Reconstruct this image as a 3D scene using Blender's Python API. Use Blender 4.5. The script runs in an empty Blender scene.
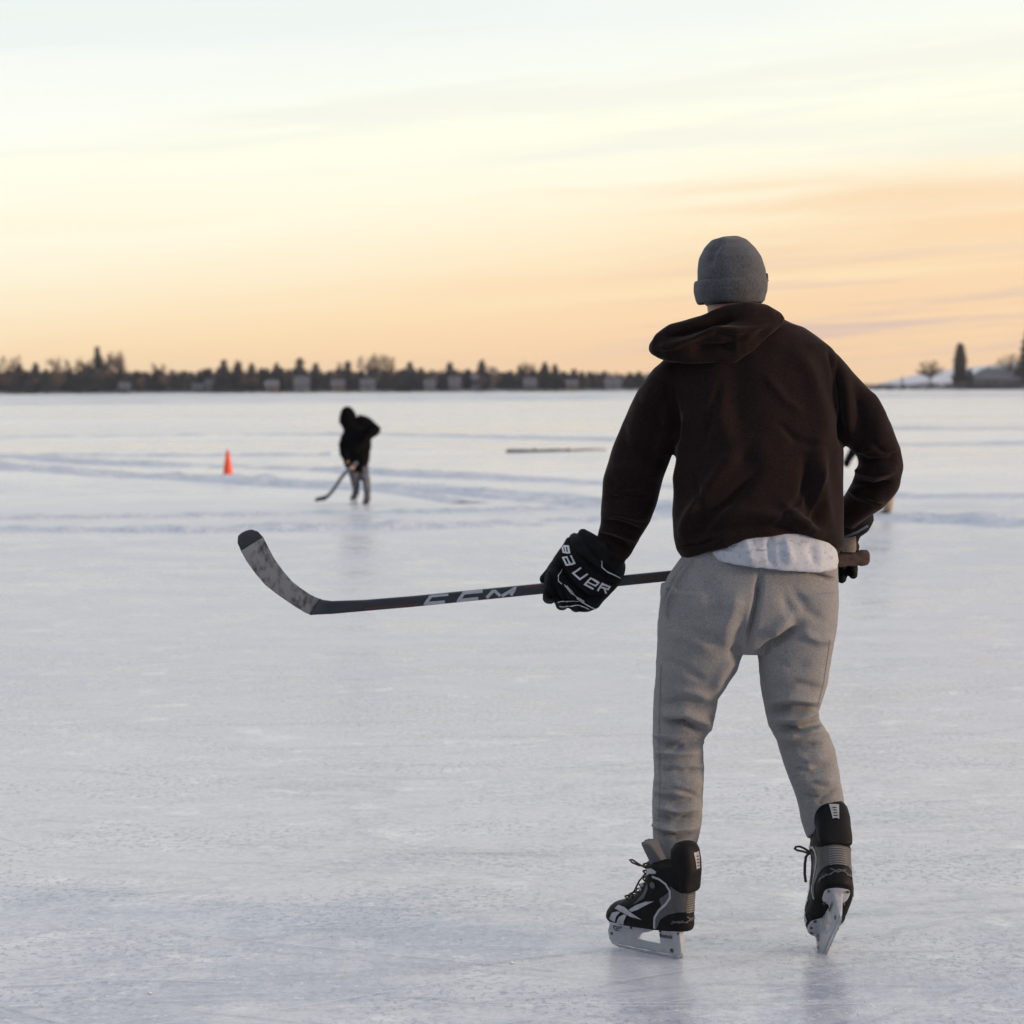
import bpy, bmesh, math, random
import numpy as np
from mathutils import Vector, Matrix, noise
from mathutils.bvhtree import BVHTree
from mathutils.geometry import delaunay_2d_cdt

random.seed(7)
scene = bpy.context.scene
COL = scene.collection
R_ = math.radians

# ------------------------------------------------------------------ camera
FPX = 2139.0
CAM = Vector((0, 0, 1.452))
pitch = math.atan((512 - 388.5) / FPX)
roll = 0.0047
Fv = Vector((0, math.cos(pitch), -math.sin(pitch)))
r0 = Vector((1, 0, 0)); u0 = Vector((0, math.sin(pitch), math.cos(pitch)))
Rv = r0 * math.cos(roll) - u0 * math.sin(roll)
Uv = u0 * math.cos(roll) + r0 * math.sin(roll)
camd = bpy.data.cameras.new('camera')
cam = bpy.data.objects.new('camera', camd); COL.objects.link(cam)
M = Matrix.Identity(4)
for i in range(3):
    M[i][0] = Rv[i]; M[i][1] = Uv[i]; M[i][2] = -Fv[i]; M[i][3] = CAM[i]
cam.matrix_world = M
camd.sensor_width = 36; camd.lens = 36 * FPX / 1024
camd.clip_start = 0.1; camd.clip_end = 12000
camd.dof.use_dof = True; camd.dof.focus_distance = 5.45; camd.dof.aperture_fstop = 4.8
camd.dof.aperture_blades = 9
scene.camera = cam

def ray(x, y):
    return Fv + Rv * ((x - 512) / FPX) + Uv * ((512 - y) / FPX)
def P(x, y, Y):
    d = ray(x, y); return CAM + d * (Y / d.y)
def G(x, y, z=0.0):
    d = ray(x, y); return CAM + d * ((z - CAM.z) / d.z)
def proj(V):
    d = V - np.array(CAM)
    f = d @ np.array(Fv)
    return np.stack([512 + FPX * (d @ np.array(Rv)) / f, 512 - FPX * (d @ np.array(Uv)) / f], 1)

# ------------------------------------------------------------------ object helpers
OFF = {}
def link(name, me, mat=None, parent=None, org=None):
    """world-space mesh -> object, stored relative to org (base of its thing)"""
    if org is not None:
        me.transform(Matrix.Translation(-Vector(org))); OFF[me.name] = Vector(org)
    o = bpy.data.objects.new(name, me); COL.objects.link(o)
    if mat is not None:
        me.materials.clear()
        for m_ in (mat if isinstance(mat, (list, tuple)) else [mat]): me.materials.append(m_)
    if parent is not None: o.parent = parent
    elif org is not None: o.location = org
    return o
def link_each(name, pieces, mat, parent, org, xf=None, smooth=True):
    # every separate piece becomes a part of its own
    for v, f in pieces:
        if not f: continue
        me = mesh_from(v, f, smooth)
        if xf is not None: me.transform(xf)
        link(name, me, mat, parent, org)
def thing(name, label, cat, loc, group=None):
    o = bpy.data.objects.new(name, None); COL.objects.link(o)
    o.location = loc; o.empty_display_size = 0.2
    o['label'] = label; o['category'] = cat
    if group: o['group'] = group
    return o
def tag(o, label=None, cat=None, group=None, kind=None):
    if label: o['label'] = label
    if cat: o['category'] = cat
    if group: o['group'] = group
    if kind: o['kind'] = kind
    return o
def mesh_from(verts, faces, smooth=True):
    me = bpy.data.meshes.new('m'); me.from_pydata([tuple(v) for v in verts], [], faces)
    me.validate()
    if smooth:
        for p in me.polygons: p.use_smooth = True
    return me
def merge(parts):
    V = []; F = []
    for v, f in parts:
        n = len(V); V += list(v); F += [[i + n for i in q] for q in f]
    return V, F

# ------------------------------------------------------------------ tubes
def ring(xl, yl, xr, yr, Y, hd, n=2.3, yoff=None, dY=0.0):
    a = P(xl, yl, Y - dY); b = P(xr, yr, Y + dY)
    return dict(c=(a + b) / 2, a=(b - a) / 2, hd=hd, n=n, yoff=yoff, b=None)
def tube(rings, seg=40, scale=1.0, bdir=None):
    V = []; F = []
    N = len(rings)
    for i, r in enumerate(rings):
        t = rings[min(i + 1, N - 1)]['c'] - rings[max(i - 1, 0)]['c']
        b = r['b']
        if b is None:
            b = r['a'].cross(t).normalized()
            if b.y > 0: b = -b
            b = b * r['hd']
        e = 2.0 / r['n']
        for k in range(seg):
            th = 2 * math.pi * k / seg
            c, s = math.cos(th), math.sin(th)
            p = r['c'] + r['a'] * (scale * math.copysign(abs(c) ** e, c)) + b * (scale * math.copysign(abs(s) ** e, s))
            if r['yoff']: p = p + Vector((0, 0, -r['yoff'](th) / 389.0))
            V.append(p)
    for i in range(N - 1):
        for k in range(seg):
            k2 = (k + 1) % seg
            F.append([i * seg + k, i * seg + k2, (i + 1) * seg + k2, (i + 1) * seg + k])
    for i, rev in ((0, False), (N - 1, True)):
        V.append(rings[i]['c'].copy()); ci = len(V) - 1
        for k in range(seg):
            k2 = (k + 1) % seg
            F.append([ci, i * seg + k2, i * seg + k] if not rev else [ci, i * seg + k, i * seg + k2])
    return V, F
def capsule(pts, radii, seg=14, flat=1.0):
    """round limb along points with spherical ends"""
    pts = [Vector(p) for p in pts]
    d0 = (pts[0] - pts[1]).normalized(); d1 = (pts[-1] - pts[-2]).normalized()
    PP = []; RR = []
    for s in (0.98, 0.8, 0.45): PP.append(pts[0] + d0 * radii[0] * s); RR.append(radii[0] * math.sqrt(1 - s * s))
    PP += pts; RR += list(radii)
    for s in (0.45, 0.8, 0.98): PP.append(pts[-1] + d1 * radii[-1] * s); RR.append(radii[-1] * math.sqrt(1 - s * s))
    V = []; F = []; N = len(PP); prev = None
    for i in range(N):
        t = (PP[min(i + 1, N - 1)] - PP[max(i - 1, 0)]).normalized()
        if prev is None:
            u = t.orthogonal().normalized()
        else:
            u = (prev - t * prev.dot(t)).normalized()
        prev = u; w = t.cross(u)
        for k in range(seg):
            th = 2 * math.pi * k / seg
            V.append(PP[i] + (u * math.cos(th) + w * math.sin(th) * flat) * RR[i])
    for i in range(N - 1):
        for k in range(seg):
            k2 = (k + 1) % seg
            F.append([i * seg + k, i * seg + k2, (i + 1) * seg + k2, (i + 1) * seg + k])
    F.append([k for k in range(seg)][::-1]); F.append([(N - 1) * seg + k for k in range(seg)])
    return V, F
def ellipsoid(c, rx, ry, rz, rot=None, nu=24, nv=14):
    V = []; F = []
    for j in range(nv + 1):
        ph = math.pi * j / nv - math.pi / 2
        for i in range(nu):
            th = 2 * math.pi * i / nu
            p = Vector((rx * math.cos(ph) * math.cos(th), ry * math.cos(ph) * math.sin(th), rz * math.sin(ph)))
            if rot: p = rot @ p
            V.append(Vector(c) + p)
    for j in range(nv):
        for i in range(nu):
            i2 = (i + 1) % nu
            F.append([j * nu + i, j * nu + i2, (j + 1) * nu + i2, (j + 1) * nu + i])
    return V, F
def fuse(parts, voxel, smooth=4, sfac=0.5):
    V, F = merge(parts)
    me = mesh_from(V, F)
    bm = bmesh.new(); bm.from_mesh(me); bmesh.ops.remove_doubles(bm, verts=bm.verts, dist=1e-5)
    bmesh.ops.recalc_face_normals(bm, faces=bm.faces); bm.to_mesh(me); bm.free()
    o = bpy.data.objects.new('tmp', me); COL.objects.link(o)
    m = o.modifiers.new('r', 'REMESH'); m.mode = 'VOXEL'; m.voxel_size = voxel; m.use_smooth_shade = True
    if smooth:
        s = o.modifiers.new('s', 'SMOOTH'); s.iterations = smooth; s.factor = sfac
    dg = bpy.context.evaluated_depsgraph_get(); dg.update()
    res = bpy.data.meshes.new_from_object(o.evaluated_get(dg))
    bpy.data.objects.remove(o); bpy.data.meshes.remove(me)
    for p in res.polygons: p.use_smooth = True
    return res
def get_vn(me):
    n = len(me.vertices)
    V = np.empty(n * 3); me.vertices.foreach_get('co', V); V = V.reshape(-1, 3)
    Nn = np.empty(n * 3); me.vertices.foreach_get('normal', Nn); Nn = Nn.reshape(-1, 3)
    return V, Nn
def put_v(me, V):
    me.vertices.foreach_set('co', V.reshape(-1)); me.update()
def apply_folds(me, folds, facing=0.0):
    """push cloth out (ridge) or in (crease) along polylines seen from behind; width in px, depth in mm"""
    V, Nn = get_vn(me)
    px = proj(V)
    view = np.array(CAM) - V; view /= np.linalg.norm(view, axis=1)[:, None]
    fc = np.clip(((Nn * view).sum(1) - facing) / 0.35, 0, 1)
    disp = np.zeros(len(V))
    for pts, w, dep in folds:
        pts = np.array(pts, float)
        L = np.linalg.norm(np.diff(pts, axis=0), axis=1); cum = np.concatenate([[0], np.cumsum(L)]); tot = cum[-1]
        best = np.full(len(V), 1e9); bs = np.zeros(len(V))
        for i in range(len(pts) - 1):
            a = pts[i]; d = pts[i + 1] - a
            t = np.clip(((px - a) @ d) / (d @ d), 0, 1)
            dist = np.linalg.norm(px - (a + t[:, None] * d), axis=1)
            m = dist < best
            best[m] = dist[m]; bs[m] = (cum[i] + t[m] * L[i]) / tot
        tap = np.clip(np.minimum(bs, 1 - bs) * 4 + 0.12, 0, 1)
        disp += dep * 0.0019 * tap * np.exp(-(best / w) ** 2) * fc
    put_v(me, V + Nn * disp[:, None])
def noise_disp(me, amp, scale, seed=0, aniso=(1, 1, 1)):
    V, Nn = get_vn(me)
    off = Vector((seed * 7.3, seed * 3.1, seed * 1.7))
    d = np.array([noise.noise(Vector((v[0] * scale * aniso[0], v[1] * scale * aniso[1], v[2] * scale * aniso[2])) + off) for v in V])
    put_v(me, V + Nn * (d * amp)[:, None])
def bvh_of(*meshes):
    V = []; F = []
    for me in meshes:
        n = len(V); o = OFF.get(me.name, Vector()); V += [v.co + o for v in me.vertices]; F += [[i + n for i in p.vertices] for p in me.polygons]
    return BVHTree.FromPolygons(V, F)

# ------------------------------------------------------------------ trims that lie on a surface
def camcast(bvh, off):
    def f(x, y):
        d = ray(x, y).normalized()
        h = bvh.ray_cast(CAM, d)
        if h[0] is None: return None
        nn = h[1] if h[1].dot(d) < 0 else -h[1]
        return h[0] + nn * off
    return f
def stroke_mesh(strokes, w, cast, step=1.2, closed_caps=True):
    """strokes: list of polylines in 2D; returns verts/faces of ribbons cast on a surface"""
    V = []; F = []
    for pts in strokes:
        pw = w
        if isinstance(pts, tuple): pts, pw = pts
        pts = [Vector(p) for p in pts]
        # miter polyline samples
        S = []
        for i in range(len(pts) - 1):
            n = max(1, int((pts[i + 1] - pts[i]).length / step))
            for k in range(n): S.append(pts[i].lerp(pts[i + 1], k / n))
        S.append(pts[-1])
        row = []
        for i, s in enumerate(S):
            t0 = (s - S[i - 1]).normalized() if i > 0 else None
            t1 = (S[i + 1] - s).normalized() if i < len(S) - 1 else None
            if t0 is None: t = t1; k = 1
            elif t1 is None: t = t0; k = 1
            else:
                t = (t0 + t1)
                if t.length < 1e-4: t = t0.copy()
                t.normalize(); k = 1 / max(0.6, t.dot(t0))
            nrm = Vector((-t.y, t.x)) * (pw / 2 * k)
            e = s.copy()
            if closed_caps and i == 0: e = s - t * pw * 0.45
            if closed_caps and i == len(S) - 1: e = s + t * pw * 0.45
            q = [cast(*(e + nrm)), cast(*e), cast(*(e - nrm))]
            if None in q: row.append(None); continue
            b = len(V); V += q; row.append((b, b + 1, b + 2))
        for i in range(len(row) - 1):
            if row[i] and row[i + 1]:
                for j in (0, 1):
                    F.append([row[i][j], row[i][j + 1], row[i + 1][j + 1], row[i + 1][j]])
    return V, F
def fill_mesh(poly, cast, grid=2.0):
    pts = [Vector(p) for p in poly]; n = len(pts)
    dense = []
    for i in range(n):
        a = pts[i]; b = pts[(i + 1) % n]; k = max(1, int((b - a).length / grid))
        for j in range(k): dense.append(a.lerp(b, j / k))
    m = len(dense); E = [(i, (i + 1) % m) for i in range(m)]
    x0 = min(p.x for p in pts); x1 = max(p.x for p in pts); y0 = min(p.y for p in pts); y1 = max(p.y for p in pts)
    ins = []
    x = x0 + grid * .5
    while x < x1:
        y = y0 + grid * .5
        while y < y1:
            ins.append(Vector((x, y))); y += grid
        x += grid
    co, ed, fa, _, _, _ = delaunay_2d_cdt(dense + ins, E, [], 1, 1e-5)
    V = []; idx = {}
    for i, c in enumerate(co):
        q = cast(c.x, c.y)
        if q is not None: idx[i] = len(V); V.append(q)
    F = [[idx[i] for i in f] for f in fa if all(i in idx for i in f)]
    return V, F

# ------------------------------------------------------------------ materials
def newmat(name):
    m = bpy.data.materials.new(name); m.use_nodes = True
    nt = m.node_tree; nt.nodes.clear()
    out = nt.nodes.new('ShaderNodeOutputMaterial'); b = nt.nodes.new('ShaderNodeBsdfPrincipled')
    nt.links.new(b.outputs[0], out.inputs[0])
    return m, nt, b
def N_(nt, t, **kw):
    n = nt.nodes.new(t)
    for k, v in kw.items():
        if k in n.inputs.keys() if hasattr(n.inputs, 'keys') else False: n.inputs[k].default_value = v
        else: setattr(n, k, v)
    return n
def mat(name, col, rough=0.6, var=0.0, vscale=20, bump=0.0, bscale=200, metal=0.0, sheen=0.0, col2=None, spec=0.5, stretch=(1, 1, 1), detail=4, sheen_tint=(1, 1, 1), bump_dist=0.002, v_lo=0.35, v_hi=0.65, sheen_rough=0.5):
    m, nt, b = newmat(name)
    b.inputs['Roughness'].default_value = rough; b.inputs['Metallic'].default_value = metal
    b.inputs['Specular IOR Level'].default_value = spec
    b.inputs['Sheen Weight'].default_value = sheen; b.inputs['Sheen Roughness'].default_value = sheen_rough
    b.inputs['Sheen Tint'].default_value = (*sheen_tint, 1)
    b.inputs['Base Color'].default_value = (*col, 1)
    tc = nt.nodes.new('ShaderNodeTexCoord'); mp = nt.nodes.new('ShaderNodeMapping'); mp.inputs['Scale'].default_value = stretch
    nt.links.new(tc.outputs['Object'], mp.inputs[0])
    if col2 is None and var > 0: col2 = tuple(c * (1 - var) for c in col)
    if col2 is not None:
        n1 = N_(nt, 'ShaderNodeTexNoise'); n1.inputs['Scale'].default_value = vscale; n1.inputs['Detail'].default_value = detail; n1.inputs['Roughness'].default_value = 0.65
        cr = nt.nodes.new('ShaderNodeValToRGB')
        cr.color_ramp.elements[0].position = v_lo; cr.color_ramp.elements[1].position = v_hi
        cr.color_ramp.elements[0].color = (*col2, 1); cr.color_ramp.elements[1].color = (*col, 1)
        nt.links.new(mp.outputs[0], n1.inputs[0]); nt.links.new(n1.outputs[0], cr.inputs[0]); nt.links.new(cr.outputs[0], b.inputs['Base Color'])
    if bump > 0:
        n2 = N_(nt, 'ShaderNodeTexNoise'); n2.inputs['Scale'].default_value = bscale; n2.inputs['Detail'].default_value = 3
        bp = nt.nodes.new('ShaderNodeBump'); bp.inputs['Strength'].default_value = bump; bp.inputs['Distance'].default_value = bump_dist
        nt.links.new(mp.outputs[0], n2.inputs[0]); nt.links.new(n2.outputs[0], bp.inputs['Height']); nt.links.new(bp.outputs[0], b.inputs['Normal'])
    return m

M_ = {}
M_['hoodie'] = mat('brown_fleece', (0.0195, 0.0122, 0.0112), 0.95, var=0.5, v_lo=.38, v_hi=.62, vscale=280, bump=0.5, bscale=420, sheen=0.14, sheen_tint=(0.95, 0.82, 0.76), spec=0.1, sheen_rough=0.35)
M_['pants'] = mat('grey_marl_jersey', (0.275, 0.272, 0.268), 0.95, var=0.34, v_lo=.40, v_hi=.60, vscale=330, bump=0.5, bscale=500, sheen=0.10, spec=0.15, detail=6)
M_['beanie'] = mat('grey_knit', (0.10, 0.103, 0.110), 0.95, var=0.38, v_lo=.38, v_hi=.62, vscale=300, bump=0.7, bscale=380, sheen=0.15, spec=0.1, stretch=(1, 1, .5))
M_['shirt'] = mat('white_cotton', (0.47, 0.485, 0.52), 0.9, col2=(0.30, 0.32, 0.36), vscale=70, v_lo=.30, v_hi=.48, bump=0.2, bscale=300, spec=0.2)
M_['shirtmark'] = mat('faded_print', (0.25, 0.26, 0.28), 0.9)
M_['skin'] = mat('skin', (0.46, 0.27, 0.20), 0.5, var=0.12, vscale=60, bump=0.1, bscale=400)
M_['hair'] = mat('dark_hair', (0.03, 0.022, 0.018), 0.6, bump=0.5, bscale=500)
M_['black'] = mat('black_synthetic', (0.0035, 0.0034, 0.0038), 0.6, var=0.3, vscale=150, bump=0.35, bscale=500, spec=0.2)
M_['blackmesh'] = mat('black_mesh_fabric', (0.004, 0.004, 0.0046), 0.75, bump=0.6, bscale=700, spec=0.18)
M_['rubber'] = mat('black_rubber', (0.010, 0.010, 0.011), 0.45)
M_['white_print'] = mat('white_print', (0.62, 0.63, 0.65), 0.6)
M_['tan'] = mat('tan_leather', (0.26, 0.20, 0.155), 0.75, var=0.35, vscale=50, bump=0.4, bscale=200)
M_['shaft'] = mat('charcoal_carbon', (0.028, 0.031, 0.038), 0.32, var=0.35, vscale=90, spec=0.5, stretch=(.15, 1, 1))
M_['shaftred'] = mat('dark_red_paint', (0.10, 0.028, 0.02), 0.4)
M_['silver'] = mat('silver_print', (0.45, 0.46, 0.48), 0.4, var=0.15, vscale=200)
M_['bladetape'] = mat('worn_grey_tape', (0.275, 0.255, 0.235), 0.85, col2=(0.055, 0.052, 0.052), vscale=38, bump=0.5, bscale=160, detail=8, v_lo=0.36, v_hi=0.56, stretch=(1.5, 1, .8))
M_['bladetip'] = mat('dark_grey_tape', (0.035, 0.036, 0.04), 0.75, var=0.3, vscale=60, bump=0.3, bscale=250)
M_['grip'] = mat('brown_grip_tape', (0.115, 0.075, 0.062), 0.9, var=0.45, vscale=70, bump=0.6, bscale=220)
M_['bootgrey'] = mat('grey_boot_leather', (0.070, 0.068, 0.067), 0.5, var=0.2, vscale=80, bump=0.2, bscale=300)
M_['bootsilver'] = mat('silver_vinyl', (0.36, 0.375, 0.395), 0.35, var=0.3, vscale=90, spec=0.6)
M_['felt'] = mat('grey_felt', (0.105, 0.11, 0.122), 0.9, var=0.2, vscale=150)
M_['holder'] = mat('pale_grey_plastic', (0.44, 0.46, 0.48), 0.4, var=0.22, vscale=35, bump=0.1, bscale=120)
M_['steel'] = mat('skate_steel', (0.55, 0.57, 0.60), 0.28, metal=1.0, var=0.15, vscale=60)
M_['lace'] = mat('brown_lace', (0.055, 0.035, 0.026), 0.85)
M_['glass'] = mat('dark_lens', (0.006, 0.006, 0.008), 0.15)
M_['cone'] = mat('orange_cone_plastic', (0.90, 0.085, 0.018), 0.5, var=0.12, vscale=12)
M_['kidjacket'] = mat('black_nylon', (0.003, 0.003, 0.0035), 0.9, bump=0.3, bscale=60, spec=0.08)
M_['denim'] = mat('grey_blue_denim', (0.15, 0.16, 0.185), 0.9, col2=(0.035, 0.04, 0.05), vscale=9)
M_['khaki'] = mat('tan_trousers', (0.40, 0.30, 0.20), 0.9, var=0.2, vscale=9)
M_['bark'] = mat('grey_brown_bark', (0.105, 0.075, 0.06), 0.95, var=0.3, vscale=2)
M_['twigs'] = mat('brown_twigs', (0.17, 0.11, 0.08), 0.95, var=0.3, vscale=.3)
M_['needles'] = mat('dark_conifer_needles', (0.070, 0.076, 0.086), 0.9, var=0.4, vscale=.25)
M_['needles2'] = mat('brownish_conifer_needles', (0.075, 0.058, 0.054), 0.9, var=0.4, vscale=.25)
M_['brush'] = mat('dull_brush', (0.115, 0.108, 0.112), 0.95, col2=(0.06, 0.064, 0.074), vscale=.06)
M_['roof'] = mat('slate_roof', (0.16, 0.17, 0.19), 0.8, var=0.2, vscale=.5)
M_['roofsnow'] = mat('snowy_roof', (0.125, 0.13, 0.147), 0.8, var=0.25, vscale=.4)
M_['wallpale'] = mat('pale_siding', (0.17, 0.178, 0.195), 0.8, var=0.1, vscale=.5)
M_['wallwarm'] = mat('tan_siding', (0.17, 0.12, 0.095), 0.8, var=0.1, vscale=.5)
M_['wallgrey'] = mat('grey_siding', (0.085, 0.09, 0.10), 0.8, var=0.15, vscale=.4)
M_['window'] = mat('window_glass', (0.03, 0.035, 0.045), 0.1)
M_['wood'] = mat('weathered_dark_wood', (0.09, 0.098, 0.12), 0.85, var=0.4, vscale=6)

# ------------------------------------------------------------------ world + sun
SUN_AZ = R_(105)      # clockwise from +Y (straight ahead)
SUN_EL = R_(6)
w = bpy.data.worlds.new('World'); scene.world = w; w.use_nodes = True
nt = w.node_tree; nt.nodes.clear()
L = nt.links.new
out = nt.nodes.new('ShaderNodeOutputWorld')
tc = nt.nodes.new('ShaderNodeTexCoord')
sep = nt.nodes.new('ShaderNodeSeparateXYZ'); L(tc.outputs['Generated'], sep.inputs[0])
def mth(op, a, b=None, c=None, clamp=False):
    n = nt.nodes.new('ShaderNodeMath'); n.operation = op; n.use_clamp = clamp
    for i, v in enumerate((a, b, c)):
        if v is None: continue
        if isinstance(v, (int, float)): n.inputs[i].default_value = v
        else: L(v, n.inputs[i])
    return n.outputs[0]
def mapr(v, a, b, c=0.0, d=1.0, smooth=True):
    n = nt.nodes.new('ShaderNodeMapRange'); n.interpolation_type = 'SMOOTHSTEP' if smooth else 'LINEAR'
    L(v, n.inputs[0]); n.inputs[1].default_value = a; n.inputs[2].default_value = b; n.inputs[3].default_value = c; n.inputs[4].default_value = d
    return n.outputs[0]
def ramp(v, stops):
    n = nt.nodes.new('ShaderNodeValToRGB'); cr = n.color_ramp
    while len(cr.elements) < len(stops): cr.elements.new(0.5)
    for e, (p, c) in zip(cr.elements, stops): e.position = p; e.color = (*c, 1)
    L(v, n.inputs[0]); return n.outputs[0]
def mixc(f, a, b, mode='MIX'):
    n = nt.nodes.new('ShaderNodeMix'); n.data_type = 'RGBA'; n.blend_type = mode
    if isinstance(f, (int, float)): n.inputs[0].default_value = f
    else: L(f, n.inputs[0])
    for i, v in ((6, a), (7, b)):
        if isinstance(v, tuple): n.inputs[i].default_value = (*v, 1)
        else: L(v, n.inputs[i])
    return n.outputs[2]
def s2l(r, g, b):
    f = lambda c: c / 12.92 if c <= 0.04045 else ((c + 0.055) / 1.055) ** 2.4
    return (f(r / 255), f(g / 255), f(b / 255))
X, Y_, Z = sep.outputs
# cloud streaks: direction stretched flat, slightly tilted up to the right
tilt = mth('SUBTRACT', Z, mth('MULTIPLY', X, 0.075))
def streak(sx, sz, seed, detail=5, rough=0.55):
    cb = nt.nodes.new('ShaderNodeCombineXYZ')
    L(mth('MULTIPLY', X, sx), cb.inputs[0]); L(mth('MULTIPLY', Y_, sx), cb.inputs[1]); L(mth('ADD', mth('MULTIPLY', tilt, sz), seed), cb.inputs[2])
    n = nt.nodes.new('ShaderNodeTexNoise'); n.inputs['Scale'].default_value = 1; n.inputs['Detail'].default_value = detail; n.inputs['Roughness'].default_value = rough
    L(cb.outputs[0], n.inputs[0]); return n.outputs[0]
st1 = streak(2.2, 26, 3.0); st2 = streak(3.5, 60, 11.4); st3 = streak(5.0, 110, 5.2)
right = mapr(X, -0.10, 0.20)
shift = mth('MULTIPLY', mth('SUBTRACT', st1, 0.5), mth('ADD', mth('MULTIPLY', right, 0.045), 0.045))
zz = mth('SUBTRACT', mth('ADD', Z, shift), mth('MULTIPLY', X, 0.085))
zf = mapr(zz, 0.0, 0.4, smooth=False)
front = ramp(zf, [(0.0, s2l(253, 214, 170)), (0.068, s2l(255, 224, 180)), (0.125, s2l(255, 233, 196)), (0.175, s2l(255, 243, 214)), (0.225, s2l(255, 251, 228)), (0.31, s2l(255, 255, 236)), (0.375, s2l(248, 251, 242)), (0.44, s2l(238, 245, 242)), (1.0, s2l(222, 230, 236))])
# pinkish veils, lilac wisps near the horizon on the right
zv = mth('ADD', Z, mth('MULTIPLY', mth('SUBTRACT', st3, 0.5), 0.02))
veil = mth('MULTIPLY', mapr(st2, 0.38, 0.62), mapr(zv, 0.104, 0.088))
front = mixc(mth('MULTIPLY', veil, mth('ADD', mth('MULTIPLY', right, 0.56), 0.08)), front, s2l(249, 212, 171))
front = mixc(mth('MULTIPLY', mapr(st2, 0.50, 0.66), mth('MULTIPLY', mapr(Z, 0.09, 0.11), 0.5)), front, s2l(240, 241, 232))
front = mixc(mth('MULTIPLY', mapr(st1, 0.52, 0.66), mth('MULTIPLY', mapr(Z, 0.085, 0.10), 0.5)), front, s2l(255, 255, 246))
wisp = mth('MULTIPLY', mapr(st3, 0.47, 0.66), mth('MULTIPLY', mapr(Z, 0.006, 0.022), mapr(Z, 0.075, 0.04)))
front = mixc(mth('MULTIPLY', mth('MULTIPLY', wisp, mapr(X, 0.0, 0.16)), 0.9), front, s2l(216, 190, 182))
back = ramp(mapr(Z, 0.0, 1.0, smooth=False), [(0.0, s2l(150, 146, 160)), (0.15, s2l(152, 156, 174)), (0.5, s2l(172, 184, 206)), (1.0, s2l(200, 209, 226))])
low = mapr(Z, 0.14, 0.65)
azf = mapr(mth('ADD', Y_, mth('MULTIPLY', X, 0.35)), -0.55, 0.85)
low = mth('MULTIPLY', low, mapr(Y_, -0.6, 0.1, 0.45, 1.0))
dome = mixc(low, mixc(azf, back, front), ramp(mapr(Z, 0.0, 1.0, smooth=False), [(0.0, s2l(240, 236, 232)), (0.5, s2l(222, 225, 231)), (1.0, s2l(210, 216, 228))]))
dome = mixc(mapr(Z, -0.02, -0.06), dome, (0.45, 0.45, 0.48))
sky = nt.nodes.new('ShaderNodeTexSky'); sky.sky_type = 'NISHITA'; sky.sun_disc = False
sky.sun_elevation = SUN_EL; sky.sun_rotation = SUN_AZ
bg1 = nt.nodes.new('ShaderNodeBackground'); L(dome, bg1.inputs[0]); bg1.inputs[1].default_value = 1.08
bg2 = nt.nodes.new('ShaderNodeBackground'); L(sky.outputs[0], bg2.inputs[0]); bg2.inputs[1].default_value = 0.05
mx = nt.nodes.new('ShaderNodeMixShader'); mx.inputs[0].default_value = 0.06    # thin high overcast over the clear sky
L(bg1.outputs[0], mx.inputs[1]); L(bg2.outputs[0], mx.inputs[2]); L(mx.outputs[0], out.inputs[0])
sd = bpy.data.lights.new('sun', 'SUN'); sd.energy = 2.8; sd.angle = R_(9); sd.color = (1.0, 0.70, 0.46)
so = bpy.data.objects.new('sun', sd); COL.objects.link(so)
sdir = Vector((math.sin(SUN_AZ) * math.cos(SUN_EL), math.cos(SUN_AZ) * math.cos(SUN_EL), math.sin(SUN_EL)))
so.rotation_euler = sdir.to_track_quat('Z', 'Y').to_euler(); so.location = sdir * 30
vs = scene.view_settings; vs.view_transform = 'Standard'; vs.look = 'None'; vs.exposure = 0; vs.gamma = 1; vs.use_curve_mapping = False

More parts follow.
